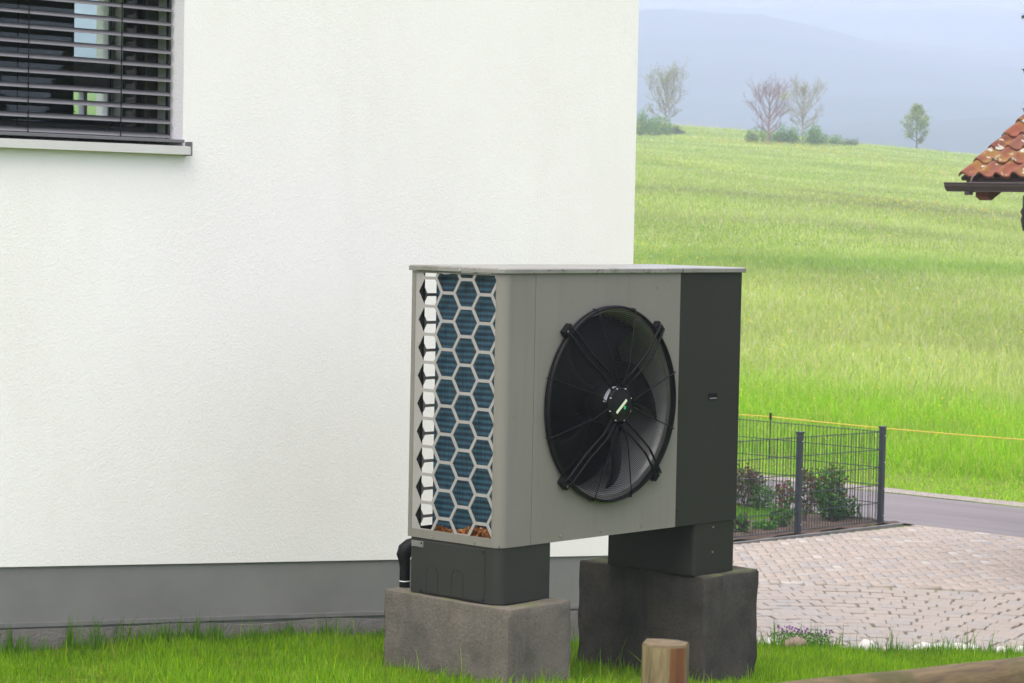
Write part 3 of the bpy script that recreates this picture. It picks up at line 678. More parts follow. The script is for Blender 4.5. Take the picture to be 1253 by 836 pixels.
# dark service panel on the right
b = MB(); b.box((XD, Y0, Z0), (X1-.008, Y0+.02, Z1-.003))
b.prism([(X1-.008, Y0, Z0), (X1, Y0+.010, Z0), (X1, Y1, Z0), (X1-.02, Y1, Z0), (X1-.02, Y0+.02, Z0), (X1-.008, Y0+.02, Z0)][::-1], (0, 0, PH-.003))
sp = b.build('service_panel', M['dark'], pump)
b = MB(); hx, hz = 9.268, 1.361
b.bbox((hx-.034, Y0-.004, hz-.016), (hx+.034, Y0-.0005, hz+.016), .002, 1); hd = b.build('handle', M['black'], sp)
b = MB(); b.bbox((hx-.026, Y0-.0065, hz-.013), (hx+.026, Y0-.0042, hz-.007), .001, 1); b.build('handle_lip', M['labelgrey'], hd)
for xx, zz in ((XD+.008, 1.345), (XD+.010, .835)): screw((xx, Y0, zz), 'y', sp, .004, 'black')
# lid
b = MB()
def lidloop(g, z): return [(x, y, z) for x, y in [(X0-g, Y1+g)]+corner_arc(X0+RR, Y0+RR, RR+g, 180, 270, 10)+[(X1+g, Y0-g), (X1+g, Y1+g)]]
loops = [lidloop(.008, Z1-.0025), lidloop(.011, Z1), lidloop(.011, Z1+.016), lidloop(.006, Z1+.021), lidloop(-.03, Z1+.0225)]
n = len(loops[0]); vs = sum(loops, []); fs = []
for k in range(len(loops)-1):
    for i in range(n): fs.append((k*n+i, k*n+(i+1) % n, (k+1)*n+(i+1) % n, (k+1)*n+i))
fs.append(tuple(range(4*n, 5*n))); fs.append(tuple(range(n-1, -1, -1)))
b.add(vs, fs); lid = b.build('lid', M['lid'], pump)
screw((X0-.011, 7.505, Z1+.008), 'x', lid, .005)
b = MB(); b.box((XD-.002, Y0-.0128, Z1-.002), (XD+.0015, Y0-.0105, Z1+.017)); b.build('lid_joint', M['ped'], lid)
# pedestals
PZ0 = .512
def pedestal(xa, xb, left):
    b = MB(); g = .004; r_ = .045
    if left: l = [(xa+g, Y1-.02)]+corner_arc(xa+g+r_, Y0+g+r_, r_, 180, 270, 8)+[(xb, Y0+g), (xb, Y1-.02)]
    else: l = [(xa, Y1-.02)]+corner_arc(xa+.02, Y0+g+.02, .02, 180, 270, 6)+corner_arc(xb-g-.02, Y0+g+.02, .02, 270, 360, 6)+[(xb-g, Y1-.02)]
    b.prism([(x, y, PZ0) for x, y in l], (0, 0, Z0-PZ0-.001)); return b.build('pedestal', M['ped'] if left else M['dark'], pump)
pl_ = pedestal(X0, 8.14, True); pr_ = pedestal(9.165, X1-.002, False)
xa = X0+.004
b = MB(); b.bbox((xa-.0035, 7.335, PZ0+.006), (xa-.0002, 7.735, Z0-.012), .0012, 1); cv = b.build('access_cover', M['ped'], pl_)
for yy, zz in ((7.345, .735), (7.345, .525), (7.722, .735), (7.722, .525)): screw((xa-.003, yy, zz), 'x', cv, .0045, 'black')
for yc in (7.50, 7.655):
    b = MB(); pts = [(xa-.0038, yc-.036, PZ0+.008), (xa-.0038, yc-.036, .605)]+[(xa-.0038, yc-.036*math.cos(R(a_)), .605+.036*math.sin(R(a_))) for a_ in range(20, 161, 20)]+[(xa-.0038, yc+.036, .605), (xa-.0038, yc+.036, PZ0+.008)]
    b.tube(pts, .0012, 4, smooth=False); b.build('knockout', M['dark'], cv)
b = MB(); b.box((xa-.0045, 7.752-.04, .717), (xa-.0036, 7.786, .744)); b.build('rating_sticker', M['labelgrey'], pl_)
for zz in (.735, .615): screw((9.30, Y0+.004, zz), 'y', pr_, .004)
# insulated pipe behind the left pedestal
b = MB(); px_, py_ = 7.885, 7.905
el = [(px_, py_, .50), (px_, py_, .60), (px_-.002, py_+.003, .635), (px_-.003, py_+.005, .655), (px_+.004, py_+.002, .677), (px_+.022, py_-.008, .692), (px_+.05, py_-.02, .70), (px_+.09, py_-.04, .703), (px_+.16, py_-.06, .703)]
b.tube(el, [.024, .024, .027, .034, .037, .037, .036, .035, .035], 16)
pi_ = b.build('insulated_pipe', M['black'], pump)
b = MB(); b.tube([(px_, py_, .536), (px_, py_, .540)], .0252, 14); b.build('tape_band', M['sticker'], pi_)
# fan
fan = empty('fan', (0, 0, 0)); fan.parent = pump; fan.location = FC-absloc(pump)
NB = 5; YBL = Y0+.085
for k in range(NB):
    b = MB(); th0 = 2*math.pi*k/NB+.5; vs = []; fs = []; nr, nc = 9, 7
    for s_ in range(2):
        for i in range(nr):
            rr_ = .075+(.392-.075)*i/(nr-1); f_ = i/(nr-1); sweep = .55*f_**1.7-.12*f_; chord = .15+.12*f_
            for j in range(nc):
                u = j/(nc-1)-.5; ang = th0-sweep+u*chord/rr_*.95; camber = .012*(1-4*u*u)
                yy = YBL+u*chord*(.62-.22*f_)*1.0 - camber + s_*.006
                vs.append((FC.x+rr_*math.cos(ang), yy, FC.z+rr_*math.sin(ang)))
    q = nr*nc
    for i in range(nr-1):
        for j in range(nc-1):
            f4 = (i*nc+j, i*nc+j+1, (i+1)*nc+j+1, (i+1)*nc+j); fs.append(f4); fs.append(tuple(q+x for x in f4[::-1]))
    rim = [i*nc for i in range(nr)]+[(nr-1)*nc+j for j in range(1, nc)]+[i*nc+nc-1 for i in range(nr-2, -1, -1)]
    for i in range(len(rim)): fs.append((rim[i], rim[(i+1) % len(rim)], q+rim[(i+1) % len(rim)], q+rim[i]))
    b.add(vs, fs, True); b.build('fan_blade', M['blade'], fan)
b = MB(); b.lathe([(0, -.068), (.070, -.068), (.078, -.064), (.080, -.056), (.080, -.03), (.092, -.025), (.092, .10), (0, .10)], FC, seg=40)
hub = b.build('motor_hub', M['black'], fan)
hy = Y0-.0695
b = MB(); b.lathe([(.074, -.0690), (.071, -.0705), (.068, -.0690)], FC, seg=40); b.build('hub_rim', M['wire'], hub)
b = MB(); p0, p1, w_ = Vector((FC.x-.030, 0, FC.z-.036)), Vector((FC.x+.038, 0, FC.z+.020)), Vector((-.004, 0, .005))
b.prism([(q.x, hy, q.z) for q in (p0-w_, p1-w_, p1+w_, p0+w_)], (0, -.0012, 0)); b.build('emblem_bar', M['pale'], hub)
b = MB(); b.prism([(FC.x+.026+.007*math.cos(k*math.pi/5), hy, FC.z-.014+.009*math.sin(k*math.pi/5)) for k in range(10)], (0, -.0012, 0)); b.build('emblem_dot', M['green'], hub)
vs = []; fs = []
for k in range(9):
    a_ = R(95+10*k/8*7.5)
    for yy in (-.050, -.030): vs.append((FC.x+.0812*math.cos(a_), Y0+yy, FC.z+.0812*math.sin(a_)))
for k in range(8): fs.append((k*2, k*2+1, k*2+3, k*2+2))
b = MB(); b.add(vs, fs, True); b.build('hub_sticker', M['sticker'], hub)
for a_ in (20, 65, 110, 155, 200, 245, 290, 335):
    b = MB(); ca, sa = math.cos(R(a_)), math.sin(R(a_)); b.lathe([(0, -.073), (.002, -.073), (.0028, -.066)], (FC.x+.0765*ca, Y0+.003, FC.z+.0765*sa), seg=8); b.build('hub_bolt', M['screw'], hub)
# guard rings: shallow dish
def gy(r): return Y0-.030-.034*min(1, max(0, (.445-r)/.24)) if r < .445 else Y0-.03
b = MB(); r_ = .125
while r_ < .434:
    b.lathe([(r_+.0013*math.cos(k*math.pi/2), gy(r_)-Y0+.0013*math.sin(k*math.pi/2)) for k in range(4)], FC, seg=84, close=True); r_ += .0088
guard = b.build('guard_rings', M['wire'], fan)
b = MB(); b.lathe([(.443, -.004), (.445, -.024), (.441, -.031), (.434, -.030), (.433, -.022), (.436, -.002)], FC, seg=96, close=True); b.build('guard_rim', M['black'], fan)
for base in (0, 90, 180, 270):
    for dd_ in (-17, 17):
        a_ = R(base+dd_); ca, sa = math.cos(a_), math.sin(a_); a2 = R(base+dd_*.55); b = MB()
        pts = [(FC.x+.09*math.cos(a2), gy(.09)-.004, FC.z+.09*math.sin(a2)), (FC.x+.19*ca, gy(.19)-.004, FC.z+.19*sa), (FC.x+.32*ca, gy(.32)-.004, FC.z+.32*sa), (FC.x+.446*ca, gy(.44)-.004, FC.z+.446*sa), (FC.x+.4495*ca, Y0-.004, FC.z+.4495*sa)]
        b.tube(pts, .0028, 5); b.build('guard_spoke', M['wire'], fan)
for base in (47, 133, 227, 313):
    a_ = R(base); ca, sa = math.cos(a_), math.sin(a_); b = MB(); nx, nz = -sa, ca
    tilt = R(base+(22 if base in (47, 227) else -22))
    for s_ in (-1, 1):
        o_ = .017*s_; pts = []
        for r_, yy, tw in ((.085, -.050, 1), (.17, -.066, .35), (.30, -.060, 0), (.425, -.046, 0), (.462, -.040, 0), (.468, -.004, 0)):
            aa = a_+(tilt-a_)*tw; pts.append((FC.x+r_*math.cos(aa)+nx*o_, Y0+yy, FC.z+r_*math.sin(aa)+nz*o_))
        b.tube(pts, .0054, 8)
    st = b.build('support_strut', M['wire'], fan)
    b = MB(); p = Vector((FC.x+.462*ca, 0, FC.z+.462*sa)); q = [p+Vector((ca*i+nx*j, 0, sa*i+nz*j)) for i, j in ((-.016, -.027), (.018, -.027), (.018, .027), (-.016, .027))]
    b.prism([(v.x, Y0-.001, v.z) for v in q], (0, -.030, 0)); b.build('strut_foot', M['black'], st)
    screw((p.x+.008*ca+nx*.012, Y0-.0312, p.z+.008*sa+nz*.012), 'y', st, .004)
# dry leaves caught inside the grille
n = 420; cen = np.stack([rng.uniform(X0+.016, X0+.042, n), rng.uniform(GY0+.01, 7.66, n), np.zeros(n)], 1)
hgt = .008+.036*np.abs(np.sin((cen[:, 1]-7.30)*11+.4))*np.exp(-((cen[:, 1]-7.36)/.30)**2)
cen[:, 2] = Z0+.012+rng.uniform(0, 1, n)*hgt+.02
def leaf_mesh(name, cen, size, cols, mat, parent=None, flat=0., aspect=.6):
    n = len(cen); d1 = rng.normal(size=(n, 3)); d1[:, 2] *= (1-flat); d1 /= np.linalg.norm(d1, axis=1)[:, None]
    d2 = np.cross(d1, rng.normal(size=(n, 3))+np.array([0, 0, 3*flat])); d2 /= np.linalg.norm(d2, axis=1)[:, None]+1e-9
    s = (size if hasattr(size, '__len__') else np.full(n, size))[:, None]
    nn = np.cross(d1, d2)*s*.12
    v = np.stack([cen-d1*s*.5, cen+d2*s*aspect*.5+nn, cen+d1*s*.5, cen-d2*s*aspect*.5+nn], 1).reshape(-1, 3)
    if parent is not None: v = v-np.array(absloc(parent))
    f = np.arange(n*4).reshape(n, 4)
    return np_mesh(name, v, f, 4, mat, parent, np.repeat(cols, 4, 0))
lc = np.array([(.36, .15, .05), (.27, .10, .035), (.42, .22, .09), (.20, .08, .03)])[rng.integers(0, 4, n)]*rng.uniform(.7, 1.2, (n, 1))
tag(leaf_mesh('fallen_leaves', cen, rng.uniform(.016, .034, n), lc, M['dry'], None, 0, .75), 'rusty brown dry leaves caught behind the honeycomb grille', 'leaves', kind='stuff')

# ------------------------------------------------------------------ concrete blocks
def block(name, x0, x1, y0, y1, z0, z1, mat, label, rough, seed, zslope=0):
    bm = bmesh.new(); bmesh.ops.create_cube(bm, size=1)
    bmesh.ops.bevel(bm, geom=bm.edges[:], offset=.009, segments=2, affect='EDGES')
    for v in bm.verts: v.co = Vector((x0+(v.co.x+.5)*(x1-x0), y0+(v.co.y+.5)*(y1-y0), z0+(v.co.z+.5)*(z1-z0)))
    for _ in range(4): bmesh.ops.subdivide_edges(bm, edges=[e for e in bm.edges if e.calc_length() > .025], cuts=1, use_grid_fill=True)
    bm.normal_update()
    for v in bm.verts:
        p = v.co*1.0+Vector((seed*7.3, 0, 0)); e = noise.fractal(p*9, 1, 2, 4)*.004*rough+noise.noise(p*2.6)*.007*rough
        edge = min(abs(v.co.x-x0), abs(v.co.x-x1))+min(abs(v.co.y-y0), abs(v.co.y-y1)); top = abs(v.co.z-z1)
        ed2 = min(edge, top+min(abs(v.co.x-x0), abs(v.co.x-x1), abs(v.co.y-y0), abs(v.co.y-y1)))
        if ed2 < .05: e -= max(0, noise.noise(p*11)-.05)*.014*rough
        if v.co.z > z1-.03: e = min(e, 0)
        v.co += v.normal*e
    bmesh.ops.triangulate(bm, faces=[f for f in bm.faces if len(f.verts) > 4])
    b = MB(); b.bm(bm, True); o = b.build(name, mat)
    wm = o.modifiers.new('weighted', 'WEIGHTED_NORMAL'); wm.keep_sharp = False
    off = Vector(((x0+x1)/2, (y0+y1)/2, z0)); o.data.transform(Matrix.Translation(-off)); o.location = off
    return tag(o, label, 'concrete block')
block('concrete_block', 7.772, 8.170, 7.152, 7.922, -.05, .511, M['conc1'], 'pale low weathered concrete block under the honeycomb end of the heat pump', 1, 0)
block('concrete_block', 9.176, 9.606, 7.204, 7.985, -.35, .511, M['conc2'], 'tall dark damp concrete block under the dark end of the heat pump', 1.6, 1)

# ------------------------------------------------------------------ lawn
def blades(x, y, z, h, w, lean, cols, name, mat, seg=2):
    n = len(x); th = rng.uniform(0, 2*math.pi, n); ph = th+rng.normal(0, .9, n)+math.pi/2
    dx, dy = np.cos(th)*w*.5, np.sin(th)*w*.5; lx, ly = np.cos(ph)*lean, np.sin(ph)*lean
    P = lambda fx_, fy_, fz_: np.stack([fx_, fy_, fz_], -1)
    V = [P(x-dx, y-dy, z), P(x+dx, y+dy, z), P(x-dx*.75+lx*.35, y-dy*.75+ly*.35, z+h*.55), P(x+dx*.75+lx*.35, y+dy*.75+ly*.35, z+h*.55), P(x+lx, y+ly, z+h*np.sqrt(np.maximum(.1, 1-(lean/np.maximum(h, 1e-3))**2*.35)))]
    v = np.stack(V, 1).reshape(-1, 3); b5 = np.arange(n)[:, None]*5
    f = np.concatenate([b5+np.array([0, 1, 3]), b5+np.array([0, 3, 2]), b5+np.array([2, 3, 4])], 0)
    return np_mesh(name, v, f, 3, mat, None, np.repeat(cols, 5, 0))
def lawn_ok(x, y):
    s = (x-L0[0])*ln[0]+(y-L0[1])*ln[1]
    ok = (s < 1.1)
    ok &= ~((y > WY-.02) & (x < HX1+.03))
    for x0, x1, y0, y1 in ((7.76, 8.195, 7.14, 7.93), (9.17, 9.615, 7.195, 7.955)): ok &= ~((x > x0-.005) & (x < x1+.005) & (y > y0-.005) & (y < y1+.005))
    return ok
def lawn():
    N = 330000
    d = rng.uniform(8.6**.8, 17.5**.8, N)**(1/.8); q = rng.uniform(-.235, .24, N); a = d*q
    x = d*fz.x+a*fx.x; y = d*fz.y+a*fx.y
    N2 = 40000; x2 = rng.uniform(1.5, 15, N2); y2 = rng.uniform(1.0, 9.4, N2); x = np.concatenate([x, x2]); y = np.concatenate([y, y2])
    k = lawn_ok(x, y); x, y = x[k], y[k]; n = len(x)
    pat = wob(x, y, 2.3, 4)*.5+.5
    dead = (wob(x, y, 4.1, 9) > .55) & (rng.uniform(size=n) < .55); k = ~dead; x, y, pat = x[k], y[k], pat[k]; n = len(x)
    h = rng.gamma(6, .0060, n)*(.7+.6*pat); h = np.clip(h, .012, .10)
    # taller fringe at the wall, the blocks and the bank
    s = (x-L0[0])*ln[0]+(y-L0[1])*ln[1]
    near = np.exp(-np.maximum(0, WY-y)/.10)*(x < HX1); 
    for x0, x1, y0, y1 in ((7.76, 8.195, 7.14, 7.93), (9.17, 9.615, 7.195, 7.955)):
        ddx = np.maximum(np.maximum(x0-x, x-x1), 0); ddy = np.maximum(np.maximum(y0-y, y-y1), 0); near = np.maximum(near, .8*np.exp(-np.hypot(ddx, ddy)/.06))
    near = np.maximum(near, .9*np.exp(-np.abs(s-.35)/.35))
    tuft = np.clip(wob(x, y, 5.3, 6)*1.3, 0, 1)
    h = h*(1+near*tuft*1.3)
    long = rng.uniform(size=n) < .004+.012*near; h = np.where(long, h*rng.uniform(1.8, 3.0, n), h)
    w = np.where(long, .0045, rng.uniform(.003, .0055, n)); lean = h*np.abs(rng.normal(0, .38, n))
    base = np.array([(.17, .35, .010), (.215, .40, .012), (.115, .26, .012), (.29, .40, .02), (.31, .31, .07)])[rng.choice(5, n, p=(.38, .30, .2, .09, .03))]
    pt2 = wob(x, y, .9, 12)*.5+.5; yel = np.clip(wob(x, y, 3.1, 15), 0, 1)[:, None]
    mul = (.62+.36*pat+.28*pt2)[:, None]*rng.uniform(.75, 1.25, (n, 1)); base = base*(1-.35*yel)+np.array((.24, .30, .03))*.35*yel
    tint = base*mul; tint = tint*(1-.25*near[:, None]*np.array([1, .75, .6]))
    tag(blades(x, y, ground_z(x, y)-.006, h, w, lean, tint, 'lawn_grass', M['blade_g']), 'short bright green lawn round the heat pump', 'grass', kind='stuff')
lawn()
def meadow():
    N = 420000
    d = np.exp(rng.uniform(math.log(31), math.log(300), N)); q = rng.uniform(-.03, .255, N); a = d*q
    x = d*fz.x+a*fx.x; y = d*fz.y+a*fx.y
    k = x > RX1+.38+.12*rng.normal(size=N); x, y, d = x[k], y[k], d[k]; n = len(x)
    w_ = np.maximum(x-26.7, 0)
    tall = sstep(1.3, 2.2, w_)
    st = wob(x*.3+y*.05, y*.08+x*.02, .55, 3); pat = wob(x, y, .22, 5)*.5+.5
    h = np.clip(rng.gamma(9, .029, n), .08, .5)*(.30+.70*tall)*(.8+.4*pat)*(1-.35*sstep(45, 90, d))
    wd = .0065+d*.00020; lean = h*np.abs(rng.normal(.3, .8, n))
    near_c = np.array([(.25, .52, .008), (.30, .56, .012), (.20, .43, .01), (.36, .53, .03), (.42, .49, .10)])
    far_c = np.array([(.36, .47, .085), (.40, .50, .11), (.29, .41, .08), (.48, .53, .19), (.52, .50, .30)])
    idx = rng.choice(5, n, p=(.27, .22, .2, .17, .14)); f = sstep(.2, .9, tall*sstep(2, 14, w_))[:, None]
    c = near_c[idx]*(1-f)+far_c[idx]*f
    brown = (np.clip(st, 0, 1)*.75*tall)[:, None]*(rng.uniform(size=(n, 1)) < .6); c = c*(1-brown)+np.array((.27, .27, .14))*brown
    dr = wob(x*.45, y*.45, .16, 8)+.5*wob(x, y, .09, 1); ye = (np.clip(dr-.1, 0, 1)*.55*sstep(50, 100, d))[:, None]*(rng.uniform(size=(n, 1)) < .5); c = c*(1-ye)+np.array((.52, .47, .06))*ye
    db = d+5*wob(x, y, .07, 21); band = (np.exp(-((db-116)/5.5)**2)*.75)[:, None]*(rng.uniform(size=(n, 1)) < .75); c = c*(1-band)+np.array((.17, .175, .085))*band
    gb = (np.exp(-((db-74)/5)**2)*.6)[:, None]; c = c*(1-gb)+np.array((.17, .34, .03))*gb
    c = c*(.82+.36*pat)[:, None]*rng.uniform(.78, 1.22, (n, 1))
    tag(blades(x, y, ground_z(x, y)-.02, h, wd, lean, c, 'meadow_grass', M['blade_g']), 'tall pale green meadow grass rising beyond the road', 'grass', kind='stuff')
    # buttercups in drifts
    N = 46000; d = np.exp(rng.uniform(math.log(34), math.log(285), N)); q = rng.uniform(-.03, .25, N); a = d*q
    x = d*fz.x+a*fx.x; y = d*fz.y+a*fx.y; drift = wob(x*.45, y*.45, .16, 8)+.5*wob(x, y, .09, 1)
    k = (drift > .15+.6*rng.uniform(size=N)) & (x > 30) & (rng.uniform(size=N) < sstep(40, 140, d)+.05); k |= (rng.uniform(size=N) < .03) & (x > 29); x, y, d = x[k], y[k], d[k]; n = len(x)
    cen = np.stack([x, y, ground_z(x, y)+rng.uniform(.25, .5, n)], 1)
    cc = np.array((.62, .50, .04))*rng.uniform(.7, 1.1, (n, 1)); wh = rng.uniform(size=n) < .06; cc[wh] = (.6, .6, .55)
    tag(leaf_mesh('meadow_flowers', cen, .016+d*.0005, cc, M['petal'], None, .6, 1.0), 'yellow buttercups scattered through the meadow', 'flowers', kind='stuff')
meadow()
def bed_grass():
    N = 16000; x = rng.uniform(18, RX0-.15, N); y = rng.uniform(16.65, 18.6, N); k = (y > 16.7+.08*np.sin(x*5)); x, y = x[k], y[k]; n = len(x)
    h = rng.uniform(.04, .10, n); c = np.array((.12, .28, .015))*rng.uniform(.7, 1.25, (n, 1))
    tag(blades(x, y, pave_z(x)-.02, h, np.full(n, .007), h*.4, c, 'garden_grass', M['blade_g']), 'mown green grass strip behind the mesh fence', 'grass', kind='stuff')
bed_grass()
tag(patch('garden_strip', 15, RX0-.12, 16.5, 40, -.02, M['ground'], 30, .02), kind='structure')

# ------------------------------------------------------------------ plants
def shrub(name, base, blobs, n, size, pal, label, cat='shrub', stem='bark', nst=6, group=None, tip=None, tipfrac=.3, flat=.2):
    base = Vector(base); root = empty(name, base, label, cat, group)
    b = MB(); tot = sum(bl[2]*bl[3] for bl in blobs); cen = []; 
    for (ox, oy, r, rz, oz) in [(bl[0], bl[1], bl[2], bl[3], bl[4]) for bl in blobs]:
        m_ = int(n*r*rz/tot); v = rng.normal(size=(m_, 3)); v /= np.linalg.norm(v, axis=1)[:, None]; v *= (rng.uniform(.15, 1, (m_, 1))**.5)
        lump = 1+.25*np.sin(v[:, :1]*7+ox*9)*np.cos(v[:, 1:2]*6+oz*5)
        cen.append(np.stack([base.x+ox+v[:, 0]*r*lump[:, 0], base.y+oy+v[:, 1]*r*lump[:, 0], base.z+oz+v[:, 2]*rz*lump[:, 0]], 1))
        for k in range(max(1, nst//len(blobs))):
            a_ = random.uniform(0, 6.28); e = Vector((base.x+ox+r*.6*math.cos(a_), base.y+oy+r*.6*math.sin(a_), base.z+oz+rz*random.uniform(0, .7)))
            mid = base.lerp(e, .5)+Vector((random.gauss(0, r*.1), random.gauss(0, r*.1), rz*.15)); w0 = max(.006, r*.035)
            b.tube([base-Vector((0, 0, .05)), mid, e], [w0, w0*.7, w0*.25], 5)
    b.build('stem', M[stem], root)
    cen = np.concatenate(cen); cen = cen[cen[:, 2] > base.z+.01]; m_ = len(cen)
    c = np.array(pal)[rng.integers(0, len(pal), m_)]*rng.uniform(.7, 1.3, (m_, 1))
    if tip is not None:
        zt = (cen[:, 2]-base.z)/(cen[:, 2].max()-base.z); kk = rng.uniform(size=m_) < tipfrac*sstep(.3, .9, zt)*2; c[kk] = np.array(tip)*rng.uniform(.7, 1.3, (kk.sum(), 1))
    leaf_mesh('leaves', cen, size*rng.uniform(.6, 1.3, m_), c, M['leaf'], root, flat)
    return root
G1 = [(.06, .17, .025), (.08, .22, .03), (.11, .26, .035), (.045, .13, .02)]
RED = (.17, .06, .045)
def bed(px, y): p = atY(px, 600, y); return (p.x, y, pave_z(p.x)+.0)
shrub('rose_bush', bed(1018, 16.25), [(0, 0, .24, .22, .25), (.12, .05, .17, .13, .13), (.0, 0, .19, .14, .52), (-.1, .05, .16, .16, .34), (.27, -.05, .15, .11, .12)], 1700, .052, G1, 'large rose bush with reddish top shoots behind the mesh fence corner panel', 'shrub', tip=RED, tipfrac=.16, nst=10)
shrub('rose_bush', bed(984, 16.3), [(0, 0, .15, .20, .30), (.06, 0, .12, .12, .5)], 420, .05, [(.12, .045, .04), (.10, .06, .04), (.08, .15, .03)], 'small dark red leaved rose beside the large rose bush', 'shrub', nst=6)
shrub('rose_bush', bed(957, 16.15), [(0, 0, .17, .16, .16), (.05, 0, .14, .14, .38)], 520, .05, G1, 'young rose with red shoots behind the middle fence post', 'shrub', tip=RED, tipfrac=.35, nst=6)
shrub('red_leaf_shrub', bed(912, 17.6), [(0, 0, .22, .18, .22), (-.1, 0, .2, .15, .38), (.15, .0, .12, .13, .34)], 700, .055, [(.12, .04, .04), (.10, .06, .04), (.08, .14, .03)], 'dark red leaved shrub on the grass strip behind the fence', 'shrub', nst=8)
shrub('box_shrub', bed(931, 17.45), [(0, 0, .2, .16, .17)], 1100, .032, [(.08, .2, .03), (.1, .24, .04), (.06, .16, .025)], 'rounded bright green shrub beside the red leaved shrub', 'shrub')
shrub('low_plant', bed(934, 16.15), [(0, 0, .14, .06, .06), (.1, 0, .1, .05, .05)], 300, .05, G1, 'low green perennial in the soil between fence and grass strip', 'plant', nst=3)
shrub('low_plant', bed(908, 16.1), [(0, 0, .12, .12, .10)], 260, .055, G1+[(.09, .04, .03)], 'low reddish green perennial at the end of the fence bed', 'plant', nst=3)
# thyme and stones on the lawn bank
def lawn_pt(px, py):
    r = ray(px, py); d = 8.0
    while d < 30:
        p = O+r*d
        if p.z < float(ground_z(p.x, p.y)): return p
        d += .02
    return O+r*15
def crest_pt(px, s=.12):
    best = None
    for t_ in np.linspace(-1.5, 4.5, 900):
        q = L0+ld*t_+ln*s; v = Vector((q[0], q[1], float(ground_z(q[0], q[1]))))-O; e_ = abs(F*v.dot(c_right)/v.dot(fwd)+626.5-px)
        if best is None or e_ < best[0]: best = (e_, v+O)
    return best[1]
def flower_clump(px, py, w, n, label):
    p = crest_pt(px, .05); root = empty('thyme_clump', p, label, 'flowers')
    cen = np.stack([p.x+rng.normal(0, w, n), p.y+rng.normal(0, w*.5, n), np.zeros(n)], 1); cen[:, 2] = ground_z(cen[:, 0], cen[:, 1])+rng.uniform(.01, .10, n)
    leaf_mesh('leaves', cen, rng.uniform(.010, .02, n), np.array(G1)[rng.integers(0, 4, n)]*rng.uniform(.8, 1.3, (n, 1)), M['leaf'], root)
    m_ = n//8; cen = np.stack([p.x+rng.normal(0, w, m_), p.y+rng.normal(0, w*.5, m_), np.zeros(m_)], 1); cen[:, 2] = ground_z(cen[:, 0], cen[:, 1])+rng.uniform(.085, .13, m_)
    leaf_mesh('petals', cen, rng.uniform(.012, .022, m_), np.array((.24, .10, .30))*rng.uniform(.7, 1.2, (m_, 1)), M['petal'], root, 0, .9)['kind'] = 'stuff'
flower_clump(968, 791, .09, 500, 'purple flowering thyme clump hanging over the lawn edge beside the dark block')
flower_clump(1002, 792, .07, 300, 'smaller purple thyme clump among tall grass on the lawn edge')
def rock(px, py, sx, sy, sz, mat, label, seed, grp=None):
    p = crest_pt(px, .22 if mat is M['stone'] else -.05); bm = bmesh.new(); bmesh.ops.create_icosphere(bm, subdivisions=3, radius=1)
    for v in bm.verts:
        e = 1+.28*noise.fractal(v.co*1.1+Vector((seed*5, 0, 0)), 1, 2, 4); v.co = Vector((v.co.x*sx*e, v.co.y*sy*e, max(-.5, v.co.z)*sz*e))
    b = MB(); b.bm(bm, True); o = b.build('edging_stone', mat); o.location = p+Vector((0, 0, sz*.7)); o.rotation_euler = (0, 0, seed*1.3); return tag(o, label, 'stone', grp)
rock(1062, 793, .075, .055, .055, M['stone'], 'rounded white stone on the lawn edge between the grass tufts', 1)
GS = 'flat white stones edging the pavement'
for k, (px, py, s) in enumerate(((1132, 793, .10), (1153, 794, .09), (1172, 795, .08), (1188, 797, .06), (1222, 800, .05), (1247, 802, .06))):
    rock(px, py, s, s*.7, .045, M['stone'], 'flat white stone in the row edging the lawn by the pavement', 2+k, GS)
rock(945, 788, .07, .05, .045, M['stone'], 'pale broken stone on the lawn edge beside the dark block', 11)
rock(972, 795, .09, .06, .04, M['stoneb'], 'brown stone under the purple thyme', 12)
